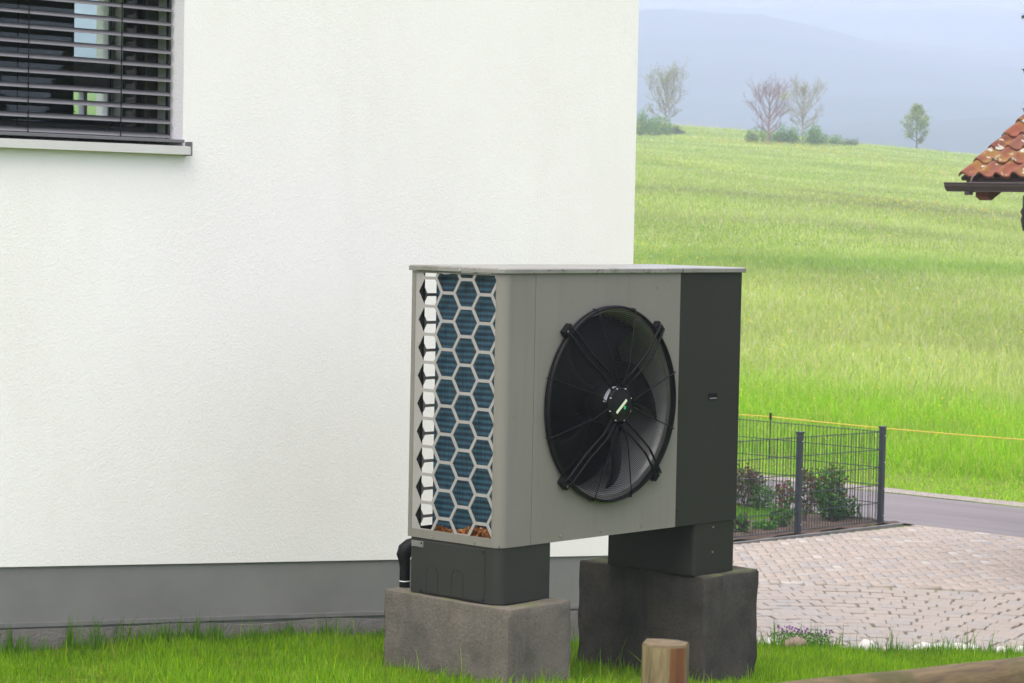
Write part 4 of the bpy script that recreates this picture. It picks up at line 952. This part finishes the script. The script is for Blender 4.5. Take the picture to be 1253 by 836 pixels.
# longer grass tufts along the bank
def tufts():
    X_, Y_, H_ = [], [], []
    for px in np.concatenate([rng.uniform(935, 1270, 60), rng.normal(1000, 18, 10), rng.normal(1140, 45, 40)]):
        p = lawn_pt(px, 790+(px-930)*.033); n = rng.integers(4, 16)
        X_.append(p.x+rng.normal(0, .03, n)); Y_.append(p.y+rng.normal(0, .03, n)); H_.append(rng.uniform(.06, .24)*rng.uniform(.5, 1, n))
    for px, py in ((25, 800), (55, 800), (85, 795), (115, 796), (150, 790), (245, 782), (240, 782), (180, 786), (370, 775), (420, 775), (395, 776), (300, 780), (463, 780), (575, 828), (640, 834), (655, 834), (560, 826), (700, 800), (610, 832)):
        p = lawn_pt(px, py); n = rng.integers(5, 16)
        X_.append(p.x+rng.normal(0, .03, n)); Y_.append(np.minimum(p.y+rng.normal(0, .02, n), WY-.03)); H_.append(rng.uniform(.10, .24)*rng.uniform(.5, 1, n))
    for k in range(150):
        t_ = rng.uniform(-.4, 2.7); q = L0+ld*t_+ln*rng.uniform(-.12, .22); n = rng.integers(5, 16); hh = rng.choice([.07, .10, .15, .22], p=[.4, .33, .19, .08])
        X_.append(q[0]+rng.normal(0, .03, n)); Y_.append(q[1]+rng.normal(0, .03, n)); H_.append(hh*rng.uniform(.5, 1, n))
    for xw in np.concatenate([rng.uniform(6.2, 9.4, 75), rng.normal(8.5, .25, 18), rng.normal(7.75, .08, 10)]):
        n = rng.integers(5, 22); X_.append(xw+rng.normal(0, .035, n)); Y_.append(np.minimum(rng.normal(9.28, .07, 1)+rng.normal(0, .02, n), WY-.03)); H_.append(rng.choice([.06, .09, .13, .19], p=[.4, .35, .18, .07])*rng.uniform(.5, 1, n))
    x, y, h = map(np.concatenate, (X_, Y_, H_)); k = lawn_ok(x, y); x, y, h = x[k], y[k], h[k]; n = len(x)
    c = np.array((.09, .21, .015))*rng.uniform(.7, 1.3, (n, 1))
    tag(blades(x, y, ground_z(x, y)-.01, h, np.full(n, .006), h*np.abs(rng.normal(.15, .3, n)), c, 'long_grass_tufts', M['blade_g']), 'longer grass tufts along wall, blocks and lawn edge', 'grass', kind='stuff')
tufts()

# ------------------------------------------------------------------ trees
def branch_tree(name, base, H, spread, crown0, mat, label, leaf=None, n_main=16, seed=1, ls=.12, shape='round', group=None, lean=0, sub=9, thick=.02):
    rnd = random.Random(seed); base = Vector(base); root = empty(name, base, label, 'tree', group)
    trunk, crown = MB(), MB(); tips = []
    pts = []; n = 8
    for i in range(n+1):
        f = i/n; pts.append(base+Vector((rnd.gauss(0, .012)*H*f+lean*f*H, rnd.gauss(0, .012)*H*f, -.2+H*.94*f)))
    trunk.tube(pts, [H*thick*(1-f/n*.93) for f in range(n+1)], 7)
    def env(f): return (math.sin(math.pi*min(1, max(0, f*.86+.12)))**.75 if shape == 'round' else (1.05-f)**.7*min(1, f*4+.35))
    def grow(p, d, L, r, depth):
        q = [p]; dd = d.copy(); m_ = 4 if depth < 2 else 3
        for i in range(m_):
            dd = (dd+Vector((rnd.gauss(0, .12), rnd.gauss(0, .12), .10))).normalized(); q.append(q[-1]+dd*L/m_)
        crown.tube(q, [r*(1-.8*i/m_) for i in range(m_+1)], 4 if depth == 0 else 3, cap=False)
        if depth >= 2: tips.append(q[-1]); tips.append(q[-2]); return
        for k in range(sub if depth == 0 else 6):
            f = rnd.uniform(.25, 1); i = min(m_-1, int(f*m_)); pp = q[i].lerp(q[i+1], f*m_-i)
            ax = (q[i+1]-q[i]).normalized(); s_ = Vector((rnd.gauss(0, 1), rnd.gauss(0, 1), rnd.gauss(0, 1))); s_ = (s_-ax*s_.dot(ax)).normalized()
            grow(pp, (ax*.75+s_*.62+Vector((0, 0, .15))).normalized(), L*rnd.uniform(.32, .5), r*.45, depth+1)
    for k in range(n_main):
        f = k/(n_main-1); hz = crown0+(1-crown0)*.86*f; i = min(n-1, int(hz*n)); p = pts[i].lerp(pts[i+1], hz*n-i); a_ = k*2.4+rnd.uniform(-.4, .4)
        up_ = .45+.9*f if shape == 'round' else .35+.3*f
        d = Vector((math.cos(a_), math.sin(a_), up_)).normalized(); grow(p, d, spread*env(f)*rnd.uniform(.8, 1.1), H*.010*(1.1-.6*f), 0)
    trunk.build('trunk', mat, root); crown.build('branches', mat, root)
    if leaf:
        pal, per, sd = leaf; c = np.repeat(np.array([t[:] for t in tips]), per, 0); c = c+rng.normal(0, sd, c.shape); m_ = len(c)
        leaf_mesh('leaves', c, ls*rng.uniform(.6, 1.3, m_), np.array(pal)[rng.integers(0, len(pal), m_)]*rng.uniform(.75, 1.25, (m_, 1)), M['leaf'], root)
    return root
def hill(px, d):
    r = ray(px, 200); h = Vector((r.x, r.y, 0)).normalized(); dd = d/(h.dot(fz)); p = h*dd; return (p.x, p.y, float(ground_z(p.x, p.y)))
branch_tree('young_tree', hill(813, 252), 6.3, 3.5, .26, M['bark_pale'], 'grey round tree with sparse young leaves beside the bushes at the house corner', ([(.24, .26, .12), (.30, .30, .15), (.2, .23, .1)], 1, .12), 22, 3, .13, group='trees on the hill crest', thick=.013)
branch_tree('bare_tree', hill(939, 236), 5.9, 3.2, .2, M['bark_red'], 'reddish bare tree with a tuft of green in its crown', None, 24, 5, group='trees on the hill crest', lean=.02, thick=.024)
branch_tree('bare_tree', hill(981, 248), 6.1, 3.0, .2, M['bark_pale'], 'pale grey bare tree standing behind the reddish bare tree', ([(.28, .26, .16)], 1, .1), 24, 8, .10, group='trees on the hill crest', thick=.014)
branch_tree('young_tree', hill(1121, 268), 5.7, 2.1, .16, M['bark'], 'slim light green tree standing alone on the hill crest', ([(.22, .32, .06), (.27, .36, .08), (.18, .27, .06), (.32, .31, .11)], 2, .14), 20, 12, .17, 'cone', 'trees on the hill crest', thick=.017)
BG = [(.15, .27, .06), (.19, .32, .07), (.25, .36, .10), (.12, .22, .055)]
def bush(px, d, w, h, label, n=1500, pal=BG):
    p = Vector(hill(px, d)); rt = Vector((fx.x, fx.y, 0)); bl = []
    for k in range(11):
        o_ = rt*random.uniform(-w*.85, w*.85); hh = h*random.uniform(.45, 1.0)*(1-.35*abs(o_.length/w)); bl.append((o_.x, o_.y, w*random.uniform(.28, .48), hh*.55, hh*.45))
    shrub('hill_bush', p, bl, int(n*1.5), .16, pal, label, 'bush', 'bark', 6, 'bushes on the hill crest')
bush(783, 243, 1.7, 3.2, 'tallest green bush on the crest at the house corner', 2200)
bush(806, 250, 1.7, 2.4, 'rounded bush at the foot of the round sparse tree', 1500)
bush(826, 254, .9, 1.2, 'small pale bush beside the round sparse tree', 500, [(.15, .2, .07), (.18, .22, .08)])
bush(926, 238, 1.2, 1.9, 'bush on the house side of the reddish bare tree', 900)
bush(956, 240, 1.5, 2.1, 'bush between the reddish and the grey bare trees', 1300)
bush(982, 240, 1.7, 2.6, 'broad green bush under the grey bare tree', 1800)
bush(1008, 243, 1.7, 1.8, 'low bush beyond the grey bare tree', 1200)
bush(1032, 245, 1.4, 1.2, 'smallest low bush at the end of the bush row', 600, [(.14, .2, .06), (.17, .22, .08)])
# tuft of mistletoe-green in the reddish tree
tp = Vector(hill(939, 236)); tc = atd(958, 118, 236)
n = 60; cen = np.array(tc)+rng.normal(0, 1, (n, 3))*np.array([.35, .35, .16])
cc = np.array((.40, .44, .03))*rng.uniform(.7, 1.2, (n, 1)); par = [o for o in bpy.data.objects if o.name == 'bare_tree'][0]
leaf_mesh('green_tuft', cen, .22, cc, M['leaf'], par)['kind'] = 'stuff'
# spruce beyond the road
def spruce():
    base = Vector(hill(1424, 38)); root = empty('spruce_tree', base, 'dark spruce whose branch tips reach past the tiled roof', 'tree')
    H = 12.5; b = MB(); b.tube([base-Vector((0, 0, .2)), base+Vector((0, 0, H*.5)), base+Vector((0, 0, H))], [.16, .09, .015], 8); b.build('trunk', M['bark'], root)
    br = MB(); cen = []; rnd = random.Random(4)
    for lv in range(34):
        f = lv/33; z = 5.2+f*(H-5.3); L = 2.3*(1-f)**.7+.15
        for k in range(7):
            a_ = k*6.283/7+lv*.9+rnd.uniform(-.2, .2); d = Vector((math.cos(a_), math.sin(a_), 0)); p = base+Vector((0, 0, z)); LL = L*rnd.uniform(.82, 1.08)
            q = [p, p+d*LL*.4-Vector((0, 0, LL*.06)), p+d*LL*.75-Vector((0, 0, LL*.16)), p+d*LL-Vector((0, 0, LL*.14))]
            br.tube(q, [.022, .016, .01, .004], 4, cap=False); sd = Vector((-d.y, d.x, 0))
            for i in range(int(14+34*LL)):
                t_ = rnd.uniform(.12, 1); seg = min(2, int(t_*3)); pp = q[seg].lerp(q[seg+1], t_*3-seg); wv = (.32*(1-t_)+.07)*LL*.45
                cen.append(pp+sd*rnd.uniform(-wv, wv)-Vector((0, 0, rnd.uniform(0, .10))))
    br.build('branches', M['bark'], root); c = np.array([v[:] for v in cen]); m_ = len(c)
    leaf_mesh('needles', c, rng.uniform(.10, .2, m_), np.array([(.022, .042, .02), (.035, .06, .028), (.05, .055, .03)])[rng.integers(0, 3, m_)], M['leaf'], root, 0, .28)
spruce()
# garden tree behind the house, seen through both windows
shrub('garden_tree', (13.2, 19.5, -1.0), [(0, 0, .9, .9, 3.9), (.5, .3, .8, .7, 3.3), (-.5, 0, .7, .8, 3.2), (.9, 0, .6, .7, 4.2)], 2600, .12, G1, 'green garden tree glimpsed through the window blind', 'tree', nst=8)

# out-of-view evergreen row, added to darken the pane reflections and the pump front
def added_hedge():
    n = 26000; t_ = rng.uniform(0, 1, n); a_ = np.array([15.5, -7.5]); b_ = np.array([26.5, 3.2]); dl = b_-a_; L = np.linalg.norm(dl); dl = dl/L; nr_ = np.array([-dl[1], dl[0]])
    hh = 6.2+1.3*np.sin(t_*21)+.8*np.sin(t_*47+1); z = rng.uniform(0, 1, n)**.8*hh; wv = 1.1*np.sqrt(np.maximum(.03, 1-(z/hh)**2))*(1+.25*np.sin(t_*60+z*2))
    sgn = rng.choice([-1, 1], n)*rng.uniform(.55, 1.05, n); x = a_[0]+dl[0]*L*t_+nr_[0]*wv*sgn; y = a_[1]+dl[1]*L*t_+nr_[1]*wv*sgn
    root = empty('added_hedge', (21, -2.15, -1), 'tall dark evergreen row added out of view to darken the window reflections', 'added_hedge')
    c = np.array([(.03, .06, .02), (.045, .08, .025), (.06, .10, .03)])[rng.integers(0, 3, n)]*rng.uniform(.7, 1.3, (n, 1))
    leaf_mesh('foliage', np.stack([x, y, z-1.2], 1), rng.uniform(.22, .42, n), c, M['leaf'], root)
    for k in range(9):
        p = a_+dl*L*(k+.5)/9; b = MB(); b.tube([(p[0], p[1], -1.5), (p[0]+.05, p[1], 1.5), (p[0], p[1]+.05, 4.2)], [.13, .09, .03], 7); b.build('stem', M['bark'], root)
added_hedge()
# ------------------------------------------------------------------ mesh fence
FYF = 15.75; fx1 = 23.232; fx2 = 21.67
def fence_post(x, y, label):
    z = pave_z(x); root = empty('fence_post', (x, y, z), label, 'fence post', 'anthracite mesh fence posts')
    b = MB(); b.bbox((x-.03, y-.03, z-.06), (x+.03, y+.03, z+1.085), .005, 1); b.build('post_tube', M['fence'], root)
    b = MB(); b.bbox((x-.036, y-.036, z+1.086), (x+.036, y+.036, z+1.105), .004, 1); b.build('post_cap', M['fence'], root)
    b = MB(); b.box((x+.0305, y-.02, z+.05), (x+.036, y+.02, z+1.06)); b.build('clamp_strip', M['fence'], root)
    for k in range(4): 
        b = MB(); zz = z+.10+k*.30; b.prism([(x-.0+.008*math.cos(q*1.047)+.012, y-.0305, zz+.008*math.sin(q*1.047)) for q in range(6)], (0, -.008, 0)); b.build('bolt', M['screw'], root)
fence_post(fx1, FYF, 'dark grey corner post of the mesh fence beside the road')
fence_post(fx2, FYF, 'dark grey middle post of the mesh fence facing the pavement')
fence_post(fx2-2.0, FYF, 'dark grey fence post standing behind the heat pump')
fence_post(fx1, FYF+2.52, 'dark grey fence post along the road side of the garden')
fence_post(fx1, FYF+5.04, 'far dark grey fence post along the road side of the garden')
def fence_panel(p, q, label):
    p, q = Vector(p), Vector(q); L = (q-p).length; d = (q-p)/L; nrm = Vector((-d.y, d.x, 0)); root = empty('mesh_panel', p, label, 'fence panel', 'double wire mesh fence panels')
    n = int(L/.05); 
    b = MB()
    for k in range(n+1):
        o_ = p+d*((L-n*.05)/2+k*.05); b.tube([o_+Vector((0, 0, .03)), o_+Vector((0, 0, 1.055))], .0036, 5)
    b.build('vertical_wires', M['fence'], root)
    for h in (.04, .24, .44, .64, .84, 1.04):
        for s_ in (-1, 1):
            b = MB(); o_ = nrm*.0072*s_; b.tube([p+o_+Vector((0, 0, h)), q+o_+Vector((0, 0, h))], .004, 6); b.build('horizontal_wire', M['fence'], root)
def fp3(x, y): return (x, y, pave_z(x))
fence_panel(fp3(fx2+.037, FYF), fp3(fx1-.037, FYF), 'short wire mesh panel between the middle post and the corner post')
fence_panel(fp3(fx2-1.96, FYF), fp3(fx2-.037, FYF), 'wire mesh panel between heat pump and middle fence post')
fence_panel(fp3(fx1, FYF+.04), fp3(fx1, FYF+2.48), 'wire mesh panel running along the road from the corner post')
fence_panel(fp3(fx1, FYF+2.56), fp3(fx1, FYF+5.0), 'second wire mesh panel along the road behind the garden')

# ------------------------------------------------------------------ rope fence on the meadow edge
rope_pts = [(906, 507), (943, 510), (1095, 523), (1253, 540)]
rf = empty('rope_fence', (28.3, 21, float(ground_z(28.3, 21))), 'yellow electric rope strung on thin stakes along the meadow edge', 'rope fence')
ys = [30.0, 25.5, 21.09, 16.0, 11.0]; zs_ = -.587; b = MB(); pts = []
for i in range(len(ys)-1):
    for k in range(8):
        t_ = k/8; pts.append((28.3, ys[i]+(ys[i+1]-ys[i])*t_, zs_-.06*4*t_*(1-t_)*(.4 if i == 2 else .4)))
b.tube(pts, .007, 6); b.build('rope', M['rope'], rf)
for y in ys:
    zg = float(ground_z(28.3, y)); b = MB(); b.tube([(28.3, y, zg-.1), (28.3, y, zs_+.03)], .010, 6); b.build('stake', M['black'], rf)
    b = MB(); b.tube([(28.3, y, zs_-.03), (28.3, y, zs_+.055)], [.022, .018], 8); b.build('insulator', M['black'], rf)

# ------------------------------------------------------------------ shed roof at the right
E0 = Vector((19.72, 12.60, 2.62)); PITCH = R(28.5); GA = .275; CWD = .182; shed_y0 = 5.4
shed = empty('tiled_shed', (21.5, 9.0, pave_z(21.5)), 'shed with lichen spotted red clay tile roof and brown gutter', 'shed')
# one double tile cut to a single roll: shared mesh, x along the eave (-Y), y up the slope
def tile_mesh():
    nu, vs, fs = 12, [], []; L = GA+.07
    for (v, lift) in ((0, .030), (.02, .032), (L, .004)):
        for i in range(nu+1):
            u = i/nu; roll = .036*max(0, math.cos((u-.23)*math.pi/.46))**.9 if u < .46 else -.012*math.sin((u-.46)/.54*math.pi)
            vs.append((u*(CWD+.012), v, lift+roll))
    for (v, lift) in ((0, .012),):
        for i in range(nu+1):
            u = i/nu; roll = .036*max(0, math.cos((u-.23)*math.pi/.46))**.9 if u < .46 else -.012*math.sin((u-.46)/.54*math.pi)
            vs.append((u*(CWD+.012), v, lift+roll))
    n = nu+1
    for k in range(2):
        for i in range(nu): fs.append((k*n+i, k*n+i+1, (k+1)*n+i+1, (k+1)*n+i))
    for i in range(nu): fs.append((3*n+i, 3*n+i+1, i+1, i))
    fs.append((0, n, 2*n, 3*n)); 
    me = bpy.data.meshes.new('tile'); me.from_pydata(vs, [], fs); me.polygons.foreach_set('use_smooth', [True]*(2*nu)+[False]*(nu+1)); me.update(); me.materials.append(M['tile']); return me
tme = tile_mesh(); ex = Vector((0, -1, 0)); es = Vector((math.cos(PITCH), 0, math.sin(PITCH))); en = ex.cross(es); en = en if en.z > 0 else -en
slope_l = 2.1/math.cos(PITCH); rows = int(slope_l/GA); cols = int((E0.y-shed_y0)/CWD)
rb = MB(); Dn = en*.012
A = E0+es*.03-en*.01
rb.prism([A, A+ex*(cols*CWD), A+ex*(cols*CWD)+es*slope_l, A+es*slope_l], -en*.03); roof = rb.build('roof', M['shedwall'], shed)
roff = absloc(shed)
cnt = 0; big = []
for rI in range(rows):
    for cI in range(cols):
        if cnt < 300 and cI < 38:
            o = bpy.data.objects.new('tile', tme); COL.objects.link(o); o.parent = roof; p = E0+ex*(cI*CWD)+es*(rI*GA)+en*random.uniform(-.002, .004)
            mt = Matrix((( ex.x, es.x, en.x, 0), (ex.y, es.y, en.y, 0), (ex.z, es.z, en.z, 0), (0, 0, 0, 1)))
            o.matrix_local = Matrix.Translation(p-roff) @ mt @ Matrix.Rotation(random.gauss(0, .008), 4, 'Z'); cnt += 1
# far slope
rb = MB(); T = E0+es*slope_l
es2 = Vector((math.cos(PITCH), 0, -math.sin(PITCH))); rb.prism([T+en*.02, T+en*.02+ex*(cols*CWD), T+en*.02+ex*(cols*CWD)+es2*slope_l, T+en*.02+es2*slope_l], (0, 0, -.06)); rb.build('rear_slope', M['tile'], shed)
b = MB(); b.tube([T+Vector((0, .03, .02)), T+ex*(cols*CWD)+Vector((0, 0, .02))], .09, 10); b.build('ridge', M['tile'], shed)
# fascia, gutter, rafters, walls
b = MB(); b.box((E0.x+.045, E0.y-cols*CWD, E0.z-.085), (E0.x+.075, E0.y-.05, E0.z+.012)); b.build('fascia', M['gutter'], shed)
b = MB(); gc = Vector((E0.x-.02, 0, E0.z-.050)); gr_ = .076; y0_, y1_ = E0.y-cols*CWD, E0.y+.10; vs = []; fs = []
pr = [(gr_*math.cos(R(a_)), gr_*math.sin(R(a_))) for a_ in range(180, 361, 20)]
for yy in (y0_, y1_):
    for s_ in (1, .94):
        for x, z in pr: vs.append((gc.x+x*s_, yy, gc.z+z*s_))
n = len(pr)
for i in range(n-1): fs += [(i, i+1, 2*n+i+1, 2*n+i), (n+i+1, n+i, 3*n+i, 3*n+i+1)]
fs += [(0, 2*n, 3*n, n), (n-1, 2*n-1, 4*n-1, 3*n-1)]
b.add(vs, fs, True); b.add([(gc.x+x, y1_+.001, gc.z+z) for x, z in pr], [tuple(range(n))]); b.tube([(gc.x-gr_, y0_, gc.z+.003), (gc.x-gr_, y1_, gc.z+.003)], .008, 6)
gut = b.build('gutter', M['gutter'], shed)
b = MB(); b.lathe([(gr_+.004, 0), (gr_+.004, .02)], (gc.x, E0.y-.20, gc.z), seg=32); b.build('gutter_joint', M['gutter'], gut)
b = MB(); b.tube([(gc.x, E0.y-.12, gc.z-.05), (gc.x, E0.y-.12, gc.z-.105)], .04, 10); b.build('gutter_outlet', M['gutter'], gut)
yr = E0.y-.13
while yr > shed_y0+.3:
    b = MB(); q = E0+Vector((.085, 0, -.05)); l = [(q.x, yr, q.z-.015), (q.x, yr, q.z-.12), (q.x+.07, yr, q.z-.15), (q.x+.75, yr, q.z-.15+.75*math.tan(PITCH)*.8), (q.x+.75, yr, q.z+.68*math.tan(PITCH))]
    b.prism(l, (0, -.13, 0)); b.build('rafter', M['rafter'], shed); yr -= .8
wz = pave_z(21); wx0, wx1, wy1 = E0.x+.62, E0.x+3.55, E0.y-.70
b = MB(); nb = 22
for i in range(nb):
    ya = shed_y0+.4+(wy1-shed_y0-.4)*i/nb; yb_ = shed_y0+.4+(wy1-shed_y0-.4)*(i+1)/nb; b.box((wx0, ya+.004, wz-.1), (wx0+.03, yb_-.004, E0.z+.28))
for i in range(10):
    xa_ = wx0+.031+(wx1-wx0-.031)*i/10; xb_ = wx0+.031+(wx1-wx0-.031)*(i+1)/10; b.box((xa_+.004, wy1-.03, wz-.1), (xb_-.004, wy1, E0.z+.3+min(xa_-E0.x, 4.2-(xb_-E0.x))*math.tan(PITCH)*.85))
b.build('board_wall', M['shedwall'], shed)
# scrolled bracket under the eave
b = MB(); bp = atd(1254, 246, 23.3); pts = [bp+Vector((0, 0, .05)), bp+Vector((0, 0, -.06)), bp+Vector((0, 0, -.10)), bp+Vector((0, 0, -.14)), bp+Vector((0, 0, -.18)), bp+Vector((0, 0, -.24)), bp+Vector((0, 0, -.28))]
b.tube(pts, [.02, .02, .04, .025, .036, .02, .012], 8); b.build('eave_bracket', M['gutter'], shed)

# ------------------------------------------------------------------ wooden barrier in the foreground
def oct_post():
    c = atd(814.5, 786, 5.75); r_ = .0555; root = empty('wooden_post', (c.x, c.y, float(ground_z(c.x, c.y))), 'short octagonal wooden post with cut top in front of the dark concrete block', 'post')
    view = math.atan2(-c.y, -c.x); zt = c.z; zb_ = float(ground_z(c.x, c.y))-.1
    ring = [(r_*math.cos(view+R(22.5+45*k-12)), r_*math.sin(view+R(22.5+45*k-12))) for k in range(8)]
    b = MB(); bo = MB()
    for k in range(8):
        (xa, ya), (xb, yb) = ring[k], ring[(k+1) % 8]; tgt = bo if k == 0 else b
        nz = 6
        for i in range(nz):
            za, zb2 = zb_+(zt-.006-zb_)*i/nz, zb_+(zt-.006-zb_)*(i+1)/nz; j = lambda z: noise.noise(Vector((z*6, k, 0)))*.0015
            tgt.add([(c.x+xa, c.y+ya, za), (c.x+xb, c.y+yb, za), (c.x+xb, c.y+yb, zb2), (c.x+xa, c.y+ya, zb2)], [(0, 1, 2, 3)])
    b.build('post_shaft', M['post_wood'], root); bo.build('shaft_face', M['post_orange'], root)
    b = MB(); top = [(c.x+x*.96, c.y+y*.96, zt+.004*noise.noise(Vector((x*30, y*30, 0)))) for x, y in ring]; edge = [(c.x+x, c.y+y, zt-.006) for x, y in ring]
    b.add(top+edge+[(c.x, c.y, zt+.002)], [(i, (i+1) % 8, 16) for i in range(8)]+[(8+i, 8+(i+1) % 8, (i+1) % 8, i) for i in range(8)]); b.build('cut_top', M['post_end'], root)
oct_post()
YR = 3.42
def wood_rail():
    a_ = atY(950, 838, YR); b_ = atY(1253, 803, YR); d = (b_-a_); r_ = .062; a0 = a_-d*.9; b0 = b_+d*1.6; n = 60; pts = []; rad = []
    for i in range(n+1):
        p = a0.lerp(b0, i/n); p.z -= r_; p += Vector((0, noise.noise(p*2)*.006, noise.noise(p*2+Vector((9, 0, 0)))*.006)); pts.append(p); rad.append(r_*(1+.04*noise.noise(p*4)))
    b = MB(); b.tube(pts, rad, 18); o = b.build('wooden_rail', M['rail_wood']); tag(o, 'mossy round wooden rail running along the lawn beside the octagonal post', 'rail')
wood_rail()

# ------------------------------------------------------------------ haze
hz = MB(); hz.box((-3600, -3600, -90), (3600, 3600, MZ+8)); hz_o = hz.build('haze', None)
hm, nt = new_mat('haze_air'); nt.nodes.remove(nt.nodes['Principled BSDF']); pvn = nt.nodes.new('ShaderNodeVolumePrincipled')
pvn.inputs['Color'].default_value = (.59, .662, .85, 1); pvn.inputs['Density'].default_value = .00105; pvn.inputs['Anisotropy'].default_value = 0
nt.links.new(pvn.outputs[0], nt.nodes['Material Output'].inputs['Volume']); hz_o.data.materials.append(hm); tag(hz_o, 'pale misty air over meadow and mountain', 'haze', kind='stuff')
